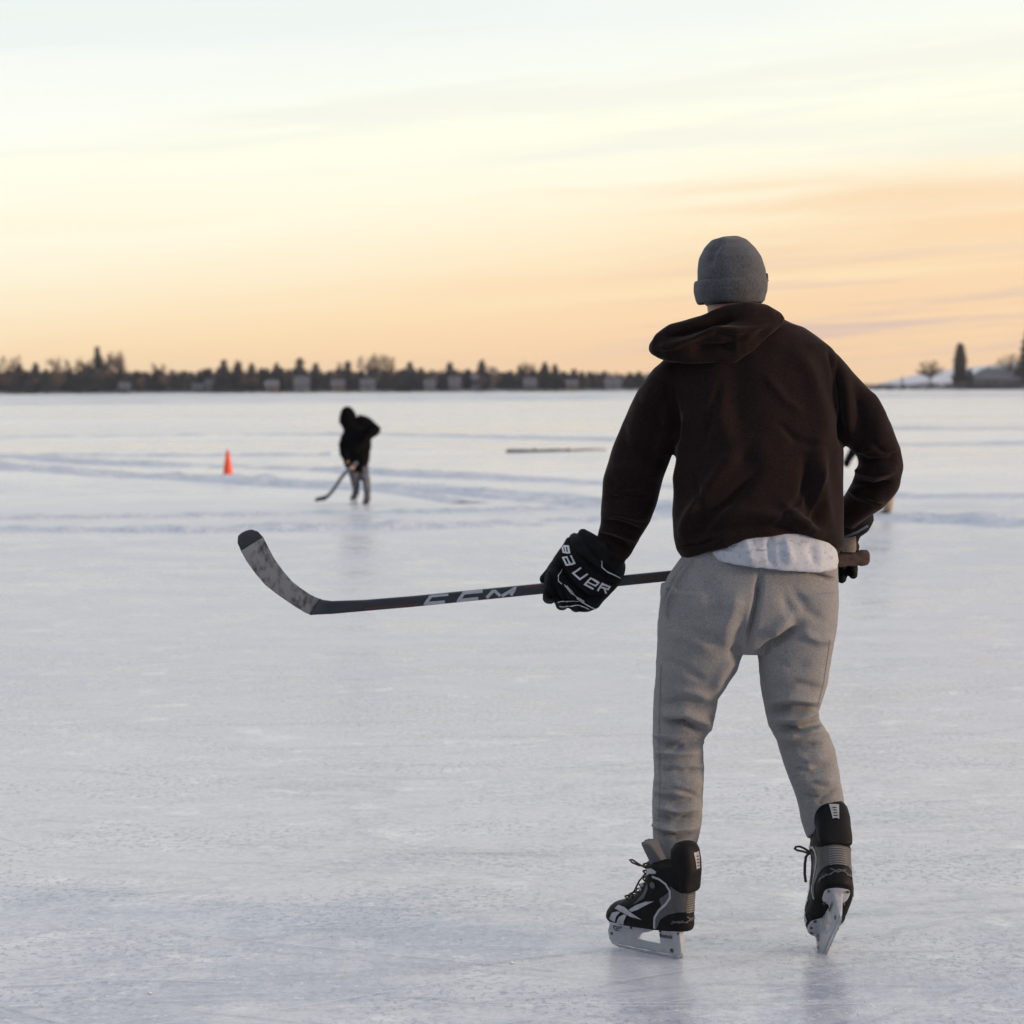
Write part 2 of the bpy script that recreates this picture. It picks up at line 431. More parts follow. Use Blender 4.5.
# ------------------------------------------------------------------ the lake
def ice_material():
    global nt, L
    m, nt, b = newmat('lake_ice'); L = nt.links.new
    tc = nt.nodes.new('ShaderNodeTexCoord')
    def nz(sx, sy, scale, detail=5, rough=0.6, rot=0, dist=0.0, off=0):
        mp = nt.nodes.new('ShaderNodeMapping'); mp.inputs['Scale'].default_value = (sx, sy, 1); mp.inputs['Location'].default_value = (off, off * .7, 0)
        mp0 = nt.nodes.new('ShaderNodeMapping'); mp0.inputs['Rotation'].default_value = (0, 0, rot)
        L(tc.outputs['Object'], mp0.inputs[0]); L(mp0.outputs[0], mp.inputs[0])
        n = nt.nodes.new('ShaderNodeTexNoise'); n.inputs['Scale'].default_value = scale; n.inputs['Detail'].default_value = detail
        n.inputs['Roughness'].default_value = rough; n.inputs['Distortion'].default_value = dist
        L(mp.outputs[0], n.inputs[0]); return n.outputs[0]
    patches = nz(0.7, 1.0, 1.5, 9, 0.68, dist=.3)
    big = nz(0.18, 0.5, 0.35, 4, 0.55, off=4)
    fine = nz(1.0, 0.8, 11, 8, 0.74, rot=.1)
    grain = nz(1, 1, 70, 5, 0.75)
    f1 = mth('ADD', mth('MULTIPLY', patches, 0.55), mth('MULTIPLY', fine, 0.45))
    f1 = mapr(mth('ADD', mth('MULTIPLY', f1, 0.8), mth('MULTIPLY', big, 0.2)), 0.435, 0.55)
    col = mixc(f1, (0.425, 0.445, 0.515), (0.648, 0.638, 0.662))
    chips = mapr(nz(0.9, 0.7, 30, 6, 0.72, rot=-.2), 0.60, 0.68)
    col = mixc(mth('MULTIPLY', chips, 0.6), col, (0.42, 0.47, 0.56))
    snowf = mapr(nz(0.8, 1.0, 4.5, 9, 0.74, off=9, dist=.4), 0.54, 0.66)
    col = mixc(mth('MULTIPLY', snowf, 0.85), col, (0.82, 0.82, 0.80))
    col = mixc(mapr(grain, 0.3, 0.7, 0.0, 0.22), col, (0.50, 0.53, 0.60))
    specks = mapr(nz(0.8, 0.6, 60, 5, 0.72, rot=.05, off=3), 0.535, 0.585)
    spg = mapr(nz(0.5, 1.0, 2.2, 4, 0.6, off=21), 0.44, 0.60)
    col = mixc(mth('MULTIPLY', mth('MULTIPLY', specks, spg), 0.9), col, (0.30, 0.345, 0.43))
    crust = mapr(nz(0.8, 0.7, 38, 7, 0.76, rot=-.06, off=17), 0.56, 0.63)
    col = mixc(mth('MULTIPLY', crust, 0.6), col, (0.80, 0.79, 0.775))
    # skate scratches: very long thin noise cells in several directions
    # broad far bands of bare and snow covered ice
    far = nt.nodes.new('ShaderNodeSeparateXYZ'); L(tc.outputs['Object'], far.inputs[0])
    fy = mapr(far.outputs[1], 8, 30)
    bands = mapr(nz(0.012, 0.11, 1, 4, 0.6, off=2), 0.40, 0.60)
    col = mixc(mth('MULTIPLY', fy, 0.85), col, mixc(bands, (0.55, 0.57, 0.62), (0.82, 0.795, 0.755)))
    L(col, b.inputs['Base Color'])
    rg = mapr(f1, 0.0, 1.0, 0.045, 0.22)
    rg = mth('ADD', rg, mth('MULTIPLY', fy, mth('ADD', mth('MULTIPLY', bands, 0.10), 0.075))); rg = mth('ADD', rg, mth('MULTIPLY', mth('MULTIPLY', mapr(far.outputs[1], 6, 11), mapr(far.outputs[1], 45, 22)), 0.13)); L(rg, b.inputs['Roughness']); b.inputs['IOR'].default_value = 1.42
    hb = mth('ADD', mth('MULTIPLY', fine, 0.6), mth('ADD', mth('MULTIPLY', grain, 0.3), mth('MULTIPLY', specks, -0.25)))
    bp = nt.nodes.new('ShaderNodeBump'); bp.inputs['Distance'].default_value = 0.006; L(mapr(fy, 0, 1, 0.32, 0.10), bp.inputs['Strength'])
    L(hb, bp.inputs['Height']); L(bp.outputs[0], b.inputs['Normal'])
    return m
M_['ice'] = ice_material()
M_['snow'] = mat('shovelled_snow', (0.72, 0.72, 0.73), 0.8, col2=(0.50, 0.535, 0.60), vscale=4, bump=0.8, bscale=14, bump_dist=0.04, detail=8)
M_['landsnow'] = mat('snow_covered_land', (0.66, 0.68, 0.73), 0.9, col2=(0.52, 0.55, 0.62), vscale=.02)
M_['hill'] = mat('hazy_snow_hill', (0.74, 0.70, 0.71), 0.9, col2=(0.64, 0.62, 0.66), vscale=.012)

ys = [-60, -10, 0, 3, 5, 8, 12, 20, 40, 80, 200, 500, 900, 2200]
V = []; F = []
for y in ys:
    for x in (-1200, -400, -40, -8, 0, 8, 40, 400, 1200): V.append((x, y, 0))
for j in range(len(ys) - 1):
    for i in range(8): F.append([j * 9 + i, j * 9 + i + 1, (j + 1) * 9 + i + 1, (j + 1) * 9 + i])
tag(link('ice', mesh_from(V, F), M_['ice']), kind='structure')

# cuts left by skate blades, and the crumbs of ice beside them
rs_ = random.Random(31)
def cuts(n, wlo, whi, z0, seed):
    rr = random.Random(seed); V = []; F = []
    for i in range(n):
        y = 3.9 + 13 * rr.random() ** 1.7; hx = y * .26
        x = rr.uniform(-hx, hx); a = rr.gauss(0, .28) if rr.random() < .93 else rr.uniform(-1.0, 1.0)
        if rr.random() < .5: a += math.pi
        Ln = rr.uniform(.15, 2.6) * (.5 + .5 * rr.random()); k = rr.gauss(0, .09); w_ = rr.uniform(wlo, whi); m = max(6, int(Ln / .05))
        zz_ = z0 + i * 8e-6; p = Vector((x, y)); row = []
        for q in range(m + 1):
            t = q / m; nr = Vector((-math.sin(a), math.cos(a))); ww = w_ * min(1, 5 * t, 5 * (1 - t)) * rr.uniform(.55, 1.15) / 2 + .0003
            V.append(Vector((p.x + nr.x * ww, p.y + nr.y * ww, zz_))); V.append(Vector((p.x - nr.x * ww, p.y - nr.y * ww, zz_)))
            if q and rr.random() > .10: b = len(V); F.append([b - 4, b - 3, b - 1, b - 2])
            p = p + Vector((math.cos(a), math.sin(a))) * (Ln / m); a += k * Ln / m + rr.gauss(0, .006)
    return mesh_from(V, F, False)
M_['cutdark'] = mat('blue_grey_cut', (0.40, 0.43, 0.50), 0.35, var=.25, vscale=12)
M_['cutwhite'] = mat('white_scraped_ice', (0.80, 0.80, 0.81), 0.7, var=.15, vscale=12)
tag(link('skate_cuts', cuts(260, .0008, .0021, .002, 3), M_['cutdark']), kind='stuff')
tag(link('scraped_lines', cuts(260, .0009, .0026, .0035, 8), M_['cutwhite']), kind='stuff')
V = []; F = []
for i in range(700):
    y = 3.9 + 9 * rs_.random() ** 1.5; x = rs_.uniform(-.27, .27) * y; r = rs_.uniform(.0012, .0034) * (1 if rs_.random() < .95 else 1.7)
    c = Vector((x, y, r * .3)); b = len(V)
    V += [c + Vector((r * rs_.uniform(.6, 1.5), 0, 0)), c + Vector((0, r * rs_.uniform(.6, 1.5), 0)), c - Vector((r * rs_.uniform(.6, 1.5), 0, 0)), c - Vector((0, r * rs_.uniform(.6, 1.5), 0)), c + Vector((0, 0, r * .8)), c - Vector((0, 0, r * .4))]
    F += [[b, b + 1, b + 4], [b + 1, b + 2, b + 4], [b + 2, b + 3, b + 4], [b + 3, b, b + 4]]
tag(link('ice_crumbs', mesh_from(V, F, False), M_['cutwhite']), kind='stuff')

def ridge(name, pts, width, h, seed, mat_):
    g = [G(x, y) for x, y in pts]
    S = []
    for i in range(len(g) - 1):
        n = max(2, int((g[i + 1] - g[i]).length / (width * 0.16)))
        n = min(n, 260)
        for k in range(n): S.append(g[i].lerp(g[i + 1], k / n))
    S.append(g[-1])
    cols = 13; V = []; F = []
    for i, s in enumerate(S):
        t = (S[min(i + 1, len(S) - 1)] - S[max(i - 1, 0)]).normalized(); nrm = Vector((-t.y, t.x, 0))
        for c in range(cols):
            u = c / (cols - 1) * 2 - 1
            p = s + nrm * u * width
            k = width * 0.8
            lump = noise.fractal(Vector((p.x / k, p.y / k, seed)), 0.9, 2.1, 5)
            env = max(0, 1 - u * u) ** 0.8
            gap = 0.55 + 0.9 * noise.noise(Vector((p.x / (width * 5), seed * 3.3, 1.7)))
            z = 1.25 * h * env * max(0.0, gap + 0.75 * lump) - 0.004
            V.append(Vector((p.x, p.y, z)))
    for i in range(len(S) - 1):
        for c in range(cols - 1): F.append([i * cols + c, i * cols + c + 1, (i + 1) * cols + c + 1, (i + 1) * cols + c])
    tag(link(name, mesh_from(V, F), mat_), kind='structure')
RDG = [
 ([(-120, 458), (0, 467), (60, 470), (130, 476), (190, 478), (230, 480), (300, 485), (380, 488), (440, 491), (510, 495), (600, 503), (720, 511), (870, 518), (940, 519), (1024, 524), (1150, 530)], 0.75, 0.085),
 ([(-120, 449), (0, 456), (100, 463), (200, 466), (330, 470), (400, 474), (500, 478), (600, 483), (760, 491), (890, 496), (1024, 496), (1150, 495)], 0.7, 0.06),
 ([(-120, 520), (0, 518), (120, 517), (250, 515), (340, 513), (450, 511), (560, 508), (650, 503), (760, 497)], 0.34, 0.035),
 ([(-120, 530), (0, 530), (100, 530), (200, 530), (330, 528), (450, 526), (560, 522), (640, 517), (760, 510)], 0.50, 0.055),
 ([(-60, 439), (50, 437), (240, 435), (400, 435), (620, 440), (800, 444), (900, 445), (1090, 443)], 0.9, 0.06),
 ([(-60, 456), (60, 455), (180, 456), (330, 455)], 0.6, 0.05),
 ([(360, 487), (420, 495), (470, 503)], 0.3, 0.02),
 ([(-60, 405), (300, 402), (650, 399), (1090, 396)], 9.0, 0.20),
 ([(-60, 399), (300, 398), (650, 395), (1090, 393)], 40.0, 0.30),
 ([(860, 429), (1090, 428)], 1.5, 0.07),
]
for i, (pts, wd, h) in enumerate(RDG): ridge('snow_ridge', pts, wd, h, i * 4.1 + 1, M_['snow'])

# ================================================================== the skater seen from behind
BASE = Vector((P(735, 600, 5.5).x, 5.5, 0))
man = thing('person', 'large near skater seen from behind in grey beanie, brown hoodie and grey sweatpants', 'person', BASE)
def part(name, me, m, parent=man): return link(name, me, m, parent, BASE)

torso = [ring(712, 312, 758, 308, 5.665, .06), ring(700, 324, 775, 318, 5.66, .075), ring(678, 345, 806, 333, 5.64, .10), ring(664, 366, 834, 355, 5.62, .122),
         ring(664, 396, 839, 388, 5.595, .136), ring(671, 428, 841, 424, 5.572, .142), ring(676, 458, 844, 456, 5.55, .142), ring(673, 488, 843, 488, 5.53, .140),
         ring(672, 513, 842, 513, 5.515, .140), ring(674, 536, 842, 532, 5.505, .145, yoff=lambda t: -7 * max(0, math.sin(t)) ** 2 * (1 + .35 * math.cos(t))),
         ring(677, 549, 842, 545, 5.502, .145, yoff=lambda t: -14 * max(0, math.sin(t)) ** 2 * (1 + .5 * math.cos(t))),
         ring(684, 559, 837, 553, 5.50, .136, yoff=lambda t: -19 * max(0, math.sin(t)) ** 2 * (1 + .5 * math.cos(t)))]
larm = [ring(682, 345, 722, 396, 5.62, .06), ring(654, 367, 702, 424, 5.605, .082), ring(638, 390, 690, 440, 5.60, .08), ring(623, 422, 673, 452, 5.60, .077),
        ring(612, 450, 664, 478, 5.605, .073), ring(603, 478, 658, 500, 5.62, .068), ring(600, 505, 651, 520, 5.64, .062), ring(598, 524, 641, 534, 5.66, .056),
        ring(595, 538, 632, 552, 5.675, .05), ring(594, 543, 628, 557, 5.685, .045)]
rarm = [ring(812, 336, 780, 395, 5.60, .07), ring(838, 356, 798, 420, 5.59, .082), ring(858, 378, 815, 434, 5.585, .082), ring(876, 400, 832, 444, 5.58, .08),
        ring(891, 425, 848, 447, 5.57, .077), ring(901, 446, 858, 457, 5.57, .072), ring(903.5, 463, 860, 466, 5.58, .07), ring(899, 483, 855, 476, 5.60, .066),
        ring(886, 501, 850, 487, 5.63, .062), ring(868, 515, 843, 499, 5.66, .056), ring(857, 525, 834, 508, 5.68, .05)]
pelvis = [ring(694, 538, 834, 540, 5.505, .112), ring(684, 554, 836, 558, 5.505, .124), ring(668, 577, 838, 582, 5.505, .136), ring(660, 600, 838.5, 604, 5.50, .142),
          ring(661, 622, 836, 624, 5.50, .132), ring(676, 642, 824, 642, 5.50, .095), ring(700, 652, 800, 652, 5.50, .06)]
lleg = [ring(661, 585, 744, 592, 5.505, .12), ring(658.5, 620, 748, 636, 5.51, .115), ring(656.5, 654, 738, 668, 5.52, .106), ring(654.5, 690, 718, 696, 5.54, .094),
        ring(653, 724, 713, 727, 5.55, .086), ring(653, 741, 703.5, 742, 5.54, .079), ring(653, 756, 703, 757, 5.535, .077), ring(654, 776, 703, 777, 5.525, .074), ring(652, 806, 702, 806, 5.512, .068),
        ring(652, 828, 700.5, 829, 5.508, .064), ring(652.5, 840, 698, 841, 5.508, .060), ring(657, 850, 695, 850, 5.508, .055), ring(660, 862, 690, 862, 5.508, .045)]
rleg = [ring(750, 590, 838.5, 590, 5.495, .12), ring(753, 624, 837, 622, 5.495, .114), ring(756.5, 652, 833, 648, 5.495, .104), ring(761, 684, 827, 681, 5.49, .092),
        ring(766, 714, 819, 710, 5.49, .082), ring(769, 727, 820, 720, 5.49, .080), ring(776, 740, 828.5, 733, 5.49, .082), ring(782, 760, 835, 748, 5.49, .077), ring(792, 786, 839, 772, 5.49, .069),
        ring(799, 808, 843, 795, 5.49, .060), ring(803, 826, 845, 812, 5.482, .054), ring(807, 838, 838, 828, 5.47, .042)]
HC = P(730, 278, 5.69)      # middle of the skull
# --- body: one continuous figure under the clothes
def shrink(rs, k):
    o = []
    for r in rs:
        q = dict(r); q['a'] = r['a'] * k; q['hd'] = r['hd'] * k; q['yoff'] = None; o.append(q)
    return o
LH = P(582, 576, 5.70); RH = P(846, 545, 5.715)
body_parts = [tube(shrink(torso[1:-1], .66)), tube(shrink(larm, .54)), tube(shrink(rarm, .54)), tube(shrink(pelvis[:5], .74)), tube(shrink(lleg, .62)), tube(shrink(rleg, .62)),
    capsule([P(733, 322, 5.65), P(730, 300, 5.672)], [.064, .062], 24),
    ellipsoid(HC, .074, .094, .095), ellipsoid(HC + Vector((.004, .035, -.055)), .058, .07, .065),
    capsule([HC + Vector((.006, .094, .0)), HC + Vector((.01, .118, -.035))], [.010, .015], 12),               # nose
    capsule([HC + Vector((-.018, .098, -.066)), HC + Vector((.034, .098, -.066))], [.007, .007], 10),           # lips
    capsule([HC + Vector((-.04, .086, .022)), HC + Vector((.052, .086, .022))], [.012, .012], 10),              # brow
    capsule([HC + Vector((-.076, .0, -.005)), HC + Vector((-.080, -.006, -.056))], [.010, .009], 12, .6),       # ears
    capsule([HC + Vector((.076, .0, -.005)), HC + Vector((.086, -.004, -.052))], [.010, .012], 12, .6),
    capsule([P(764.6, 288, 5.68), P(764.2, 296, 5.685)], [.0075, .0065], 10),
    capsule([P(612, 548, 5.68), P(596, 564, 5.695), P(578, 580, 5.70)], [.032, .034, .03], 16, .7),
    capsule([P(848, 520, 5.69), P(843, 540, 5.72)], [.022, .018], 16, .7)]
for side in (0, 1):
    for k in range(4):
        b0 = P(562 + k * 8, 580 + k * 5, 5.70) if side == 0 else P(826 + k * 7, 553, 5.742)
        hy = Vector((.012, .045, -.012)) if side == 0 else Vector((0, .012, -.03))
        body_parts.append(capsule([b0, b0 + hy * .45, b0 + hy], [.0075, .007, .0065], 10))
me = fuse(body_parts, .006, 3)
part('body', me, M_['skin'])

# --- hoodie
me_h = fuse([tube(torso, 56), tube(larm, 40), tube(rarm, 40)], .0045, 11)
folds_h = [
 ([(690, 405), (682, 435), (680, 465), (676, 500)], 7, 5), ([(700, 500), (690, 522), (682, 545)], 7, 4),
 ([(745, 440), (715, 480), (692, 515), (678, 535)], 9, 7), ([(760, 470), (725, 505), (700, 528), (680, 545)], 7, -6),
 ([(665, 380), (672, 410), (678, 445)], 6, -8), ([(655, 385), (640, 420), (632, 460)], 8, 5), ([(668, 378), (655, 430), (648, 470)], 5, -4),
 ([(838, 362), (840, 400), (842, 445)], 3.2, -8), ([(845, 375), (848, 410), (850, 440)], 6, 4), ([(826, 345), (833, 370), (836, 400)], 4, -4),
 ([(790, 345), (812, 375), (822, 410), (826, 450)], 10, 5), ([(815, 430), (822, 480), (830, 530)], 8, 5), ([(805, 450), (808, 490), (818, 535)], 7, -5),
 ([(780, 500), (800, 520), (825, 538)], 7, 5), ([(700, 520), (740, 512), (790, 520), (830, 540)], 8, 4), ([(690, 538), (725, 527), (770, 524), (815, 536)], 6, -5),
 ([(845, 455), (865, 462), (890, 460), (903, 452)], 5, -6), ([(850, 470), (875, 474), (898, 468)], 5, 6), ([(848, 480), (872, 486), (894, 482)], 4.5, -6), ([(846, 488), (866, 497), (885, 498)], 5, 5),
 ([(865, 385), (878, 415), (880, 445)], 9, 4), ([(856, 390), (862, 420), (862, 448)], 6, -4),
 ([(602, 500), (625, 496), (655, 500)], 5, -5), ([(600, 514), (622, 512), (648, 518)], 4, 5), ([(599, 522), (618, 523), (642, 530)], 3, -5), ([(597, 529), (615, 532), (637, 540)], 3, 5), ([(596, 535), (612, 539), (632, 548)], 2.5, -5),
 ([(612, 470), (635, 468), (662, 480)], 6, 4), ([(620, 440), (640, 455), (664, 470)], 6, -3),
 ([(735, 350), (738, 420), (745, 480)], 14, -4), ([(700, 400), (735, 440), (780, 460)], 16, 3),
]
folds_h = [(q, w_ * .85, d_ * 1.35) for q, w_, d_ in folds_h] + [
 ([(672, 372), (674, 405), (677, 445)], 1.5, -5), ([(836, 352), (840, 390), (842, 440)], 1.4, -2),
 ([(676, 547), (700, 545), (722, 536)], 1.6, -5), ([(800, 530), (822, 535), (840, 540)], 1.8, -1.5),
 ([(812, 470), (800, 500), (776, 524)], 3, -5), ([(825, 462), (816, 500), (806, 528)], 3, 5), ([(690, 470), (702, 500), (704, 530)], 3, -4),
 ([(720, 380), (712, 420), (700, 450)], 4, -4), ([(765, 375), (785, 400), (806, 415)], 5, 4), ([(775, 420), (796, 440), (824, 448)], 4, -4),
 ([(640, 400), (655, 425), (672, 440)], 3, -4), ([(628, 425), (648, 446), (668, 458)], 3, 4), ([(607, 480), (622, 488), (640, 486)], 2.5, -4), ([(612, 492), (632, 500), (652, 498)], 2.5, 4),
 ([(870, 440), (884, 452), (900, 455)], 3, -5), ([(850, 452), (868, 450), (884, 440)], 2.5, 4), ([(858, 492), (872, 500), (880, 505)], 2.2, -4)]
apply_folds(me_h, folds_h)
noise_disp(me_h, .007, 8, 1, (1.2, 1, .7)); noise_disp(me_h, .0022, 26, 2, (1, 1, .6))
hoodie = part('hoodie', me_h, M_['hoodie'])

# --- hood lying on the back, pulled to the left
hood = [ring(653.5, 341, 654, 355, 5.59, .025), ring(659, 332, 660, 359, 5.575, .04), ring(671, 324, 669, 362, 5.56, .05), ring(688, 318, 688, 363, 5.55, .055), ring(708, 313, 710, 363, 5.545, .06),
        ring(728, 307.5, 732, 363, 5.545, .06), ring(746, 303.5, 748, 351, 5.555, .056), ring(762, 306, 763, 338, 5.57, .05), ring(773, 312, 775, 329, 5.585, .038), ring(778, 317, 780, 323, 5.595, .02)]
collar = []
for k in range(13):
    th = math.pi * (-0.12 + 1.24 * k / 12)
    c = P(733, 322, 5.66) + Vector((math.cos(th) * .082, math.sin(th) * .078, -.012 - .02 * math.sin(th)))
    collar.append(c)
for r in hood: r['c'] = r['c'] + Vector((0, -.026, 0))
me_hd = fuse([tube(hood, 40), capsule(collar, [.022] * 13, 18), ellipsoid(P(718, 342, 5.61), .13, .05, .05)], .004, 8)
folds_hd = [
 ([(653, 349), (672, 346), (695, 338), (716, 329), (738, 331), (768, 326)], 3.0, 9),
 ([(662, 338), (690, 329), (715, 320), (745, 317)], 5, -14), ([(690, 350), (715, 347), (737, 346)], 6, -12),
 ([(722, 332), (735, 340), (748, 342), (770, 326)], 5, -5),
 ([(656, 357), (690, 360), (735, 359), (760, 343), (776, 326)], 3.0, 3.5), ([(741, 350), (752, 336), (770, 320)], 6, 5), ([(700, 314), (730, 308), (758, 305)], 4, 6)]
apply_folds(me_hd, folds_hd, -0.1)
noise_disp(me_hd, .006, 14, 5)
part('hood', me_hd, M_['hoodie'], hoodie)
bv_h = bvh_of(me_h) if False else None

# --- white shirt tail under the hem
sh = [ring(700, 530, 832, 532, 5.495, .115), ring(706, 546, 836, 548, 5.493, .133), ring(701, 553, 837.5, 560, 5.488, .142, yoff=lambda t: 2 * math.cos(2 * t)), ring(704, 556, 836, 566, 5.488, .143, yoff=lambda t: 3 * max(0, math.sin(t))), ring(708, 556, 832, 568, 5.488, .142, yoff=lambda t: 3.5 * max(0, math.sin(t)))]
me_s = fuse([tube(sh, 56)], .0035, 2)
apply_folds(me_s, [([(745, 536), (752, 566)], 5, 4), ([(768, 536), (771, 566)], 4, -4), ([(785, 536), (792, 567)], 5, 4), ([(722, 545), (740, 556)], 4, -3), ([(810, 542), (815, 566)], 5, -4)])
noise_disp(me_s, .0022, 30, 8, (1.5, 1, .5))
FP = [stroke_mesh([q], .8, camcast(bvh_of(me_s), .0015)) for q in ([(727, 547), (731, 546.5), (735, 547)], [(757, 550), (763, 550.5), (766, 550)])]
shirt = part('undershirt', me_s, M_['shirt'])
link_each('faded_print', FP, M_['shirtmark'], shirt, BASE)

# --- sweatpants
me_p = fuse([tube(pelvis, 56), tube(lleg, 44), tube(rleg, 44)], .004, 6)
folds_p = [(q, w_ * .9, d_ * 1.45) for q, w_, d_ in [
 ([(760, 572), (757, 600), (752, 625), (746, 648)], 3.5, -9), ([(746, 615), (738, 640), (731, 662)], 6, -5), ([(757, 655), (770, 645), (788, 634), (800, 628)], 3.5, -9), ([(768, 636), (785, 622), (798, 612)], 7, 5),
 ([(800, 632), (818, 640), (834, 640)], 5, 5), ([(782, 590), (792, 615), (800, 632)], 7, -4), ([(740, 590), (728, 622), (722, 650)], 9, 5), ([(700, 590), (705, 620), (715, 650)], 14, 4),
 ([(735, 655), (722, 672), (714, 692)], 6, 4),
 ([(664, 714), (685, 712), (703, 720), (710, 732)], 4.5, 9), ([(660, 722), (684, 722), (705, 734)], 4, -8), ([(656, 706), (680, 702), (708, 706)], 5, -4),
 ([(655, 745), (678, 746), (700, 742)], 4, -5), ([(654, 753), (676, 754), (701, 752)], 4, 5), ([(655, 768), (678, 772), (702, 770)], 4, -3.5), ([(655, 782), (680, 788), (700, 786)], 4, 4), ([(654, 796), (676, 802), (701, 798)], 3.5, -5), ([(654, 806), (676, 811), (701, 808)], 3.5, 5), ([(653, 817), (676, 821), (700, 818)], 3, -5), ([(653, 825), (676, 830), (700, 826)], 2.8, 5), ([(653, 832), (676, 837), (699, 833)], 2.5, -5),
 ([(764, 702), (790, 698), (820, 702)], 4, 6), ([(766, 710), (792, 708), (822, 710)], 3.5, -8), ([(770, 718), (795, 718), (818, 712)], 3.5, 7), ([(774, 728), (798, 730), (812, 726), (826, 720)], 3.5, -8), ([(778, 738), (804, 733), (826, 726)], 4, 7), ([(776, 742), (800, 748), (822, 742)], 5, -4), ([(770, 690), (796, 684), (824, 690)], 5, -4),
 ([(795, 780), (815, 786), (836, 776)], 6, 3), ([(800, 796), (820, 800), (840, 790)], 4, -4),
 ([(688, 560), (672, 582), (664, 605), (664, 617)], 2.2, -8), ([(694, 560), (680, 580), (669, 602), (668, 616)], 3, 5),
 ([(805, 571), (822, 575), (834, 580)], 1.6, -6),
 ([(668, 630), (690, 640), (712, 650)], 6, 3), ([(662, 660), (684, 668), (706, 682)], 5, -2.5), ([(675, 690), (695, 692), (712, 700)], 4, 2.5), ([(770, 660), (790, 668), (812, 664)], 5, -2.5), ([(790, 750), (808, 760), (826, 756)], 4, 2.5), ([(788, 765), (810, 772), (834, 764)], 4, -2.5),
 ([(705, 575), (712, 600), (724, 618)], 8, -3), ([(790, 585), (806, 610), (826, 622)], 6, -3),
]]
rf = random.Random(12)
for k in range(34):      # small irregular creases round the knees and shins
    if k < 22: yy = rf.uniform(735, 836); xa_, xb_ = 653, 703
    else: yy = rf.uniform(712, 800); xa_, xb_ = 765 + (yy - 700) * .36, 822 + (yy - 700) * .2
    c_ = rf.uniform(xa_ + 6, xb_ - 6); hl = rf.uniform(8, 19); sl = rf.gauss(0, .22); bw = rf.gauss(0, 2.5)
    folds_p.append(([(c_ - hl, yy - sl * hl), (c_, yy + bw), (c_ + hl, yy + sl * hl)], rf.uniform(1.6, 2.6), rf.choice((-1, 1)) * rf.uniform(2.0, 4.2)))
apply_folds(me_p, folds_p)
noise_disp(me_p, .0035, 10, 3, (.8, 1, 1.2)); noise_disp(me_p, .0012, 34, 4, (.6, 1, 1.5))
pants = part('sweatpants', me_p, M_['pants'])
bv_p = bvh_of(me_p)
M_['seam'] = mat('dark_grey_seam', (0.18, 0.177, 0.172), 0.95)
SE = [stroke_mesh([[(759, 569), (758, 590), (754, 615), (747, 645)]], 0.8, camcast(bv_p, .001)),
              stroke_mesh([[(806, 571), (820, 574), (833, 577)]], 1.5, camcast(bv_p, .001)),
              stroke_mesh([[(692, 561), (677, 581), (668, 602), (667, 617)]], 3.0, camcast(bv_p, .001)),
              stroke_mesh([[(661, 665), (660, 700), (659, 740), (660, 780), (659, 830)]], 0.6, camcast(bv_p, .001)),
              stroke_mesh([[(830, 640), (824, 680), (818, 705)]], 0.5, camcast(bv_p, .001))]
link_each('seam', SE, M_['seam'], pants, BASE)

# --- beanie with folded cuff
bean = [ring(722, 236.5, 738, 236.5, 5.69, .02), ring(712, 240, 746, 240, 5.69, .05), ring(704, 248, 755, 248, 5.69, .078), ring(699.5, 258, 761, 257, 5.69, .097), ring(697.5, 270, 765, 269, 5.69, .107), ring(697, 282, 766, 281, 5.69, .111), ring(698, 295, 764, 294, 5.69, .108), ring(702, 301, 760, 300, 5.69, .10)]
me_b = fuse([tube(bean, 48)], .004, 4)
apply_folds(me_b, [([(722, 240), (714, 252), (710, 266)], 3, -4)])
noise_disp(me_b, .003, 22, 6)
beanie = part('beanie', me_b, M_['beanie'])
def band(rs, th):
    """a loop of thick cloth following rings (open at both ends)"""
    V = []; F = []; seg = 48
    prof = [(0, 0), (0, 1), (.5, 1.25), (1, 1), (1, 0)]
    allr = []
    t = rs[-1]['c'] - rs[0]['c']
    for r in rs:
        b = r['a'].cross(t).normalized(); b = b if b.y < 0 else -b
        allr.append((r['c'], r['a'], b * r['hd'], r['n']))
    K = []
    for (u, off) in ((0, 0), (.0, .8), (.12, 1.15), (.5, 1.2), (.88, 1.15), (1, .8), (1, 0)):
        f = u * (len(allr) - 1); i = min(int(f), len(allr) - 2); q = f - i
        c = allr[i][0].lerp(allr[i + 1][0], q); a = allr[i][1].lerp(allr[i + 1][1], q); b = allr[i][2].lerp(allr[i + 1][2], q)
        K.append((c, a * (1 + off * th / a.length), b * (1 + off * th / b.length), allr[i][3]))
    for c, a, b, n in K:
        e = 2 / n
        for k in range(seg):
            an = 2 * math.pi * k / seg; co, si = math.cos(an), math.sin(an)
            V.append(c + a * math.copysign(abs(co) ** e, co) + b * math.copysign(abs(si) ** e, si))
    m = len(K)
    for i in range(m):
        for k in range(seg):
            k2 = (k + 1) % seg; j = (i + 1) % m
            F.append([i * seg + k, i * seg + k2, j * seg + k2, j * seg + k])
    return V, F
V, F = band([ring(697, 281, 765, 280, 5.69, .108), ring(696.5, 292, 764, 291, 5.69, .108), ring(699.5, 304, 760.5, 303, 5.69, .102)], .006)
me_c = fuse([(V, F)], .003, 2); noise_disp(me_c, .002, 30, 9)
part('cuff', me_c, M_['beanie'], beanie)
V, F = ellipsoid(P(730, 301, 5.672), .071, .076, .026)
part('hair', mesh_from(V, F), M_['hair'])
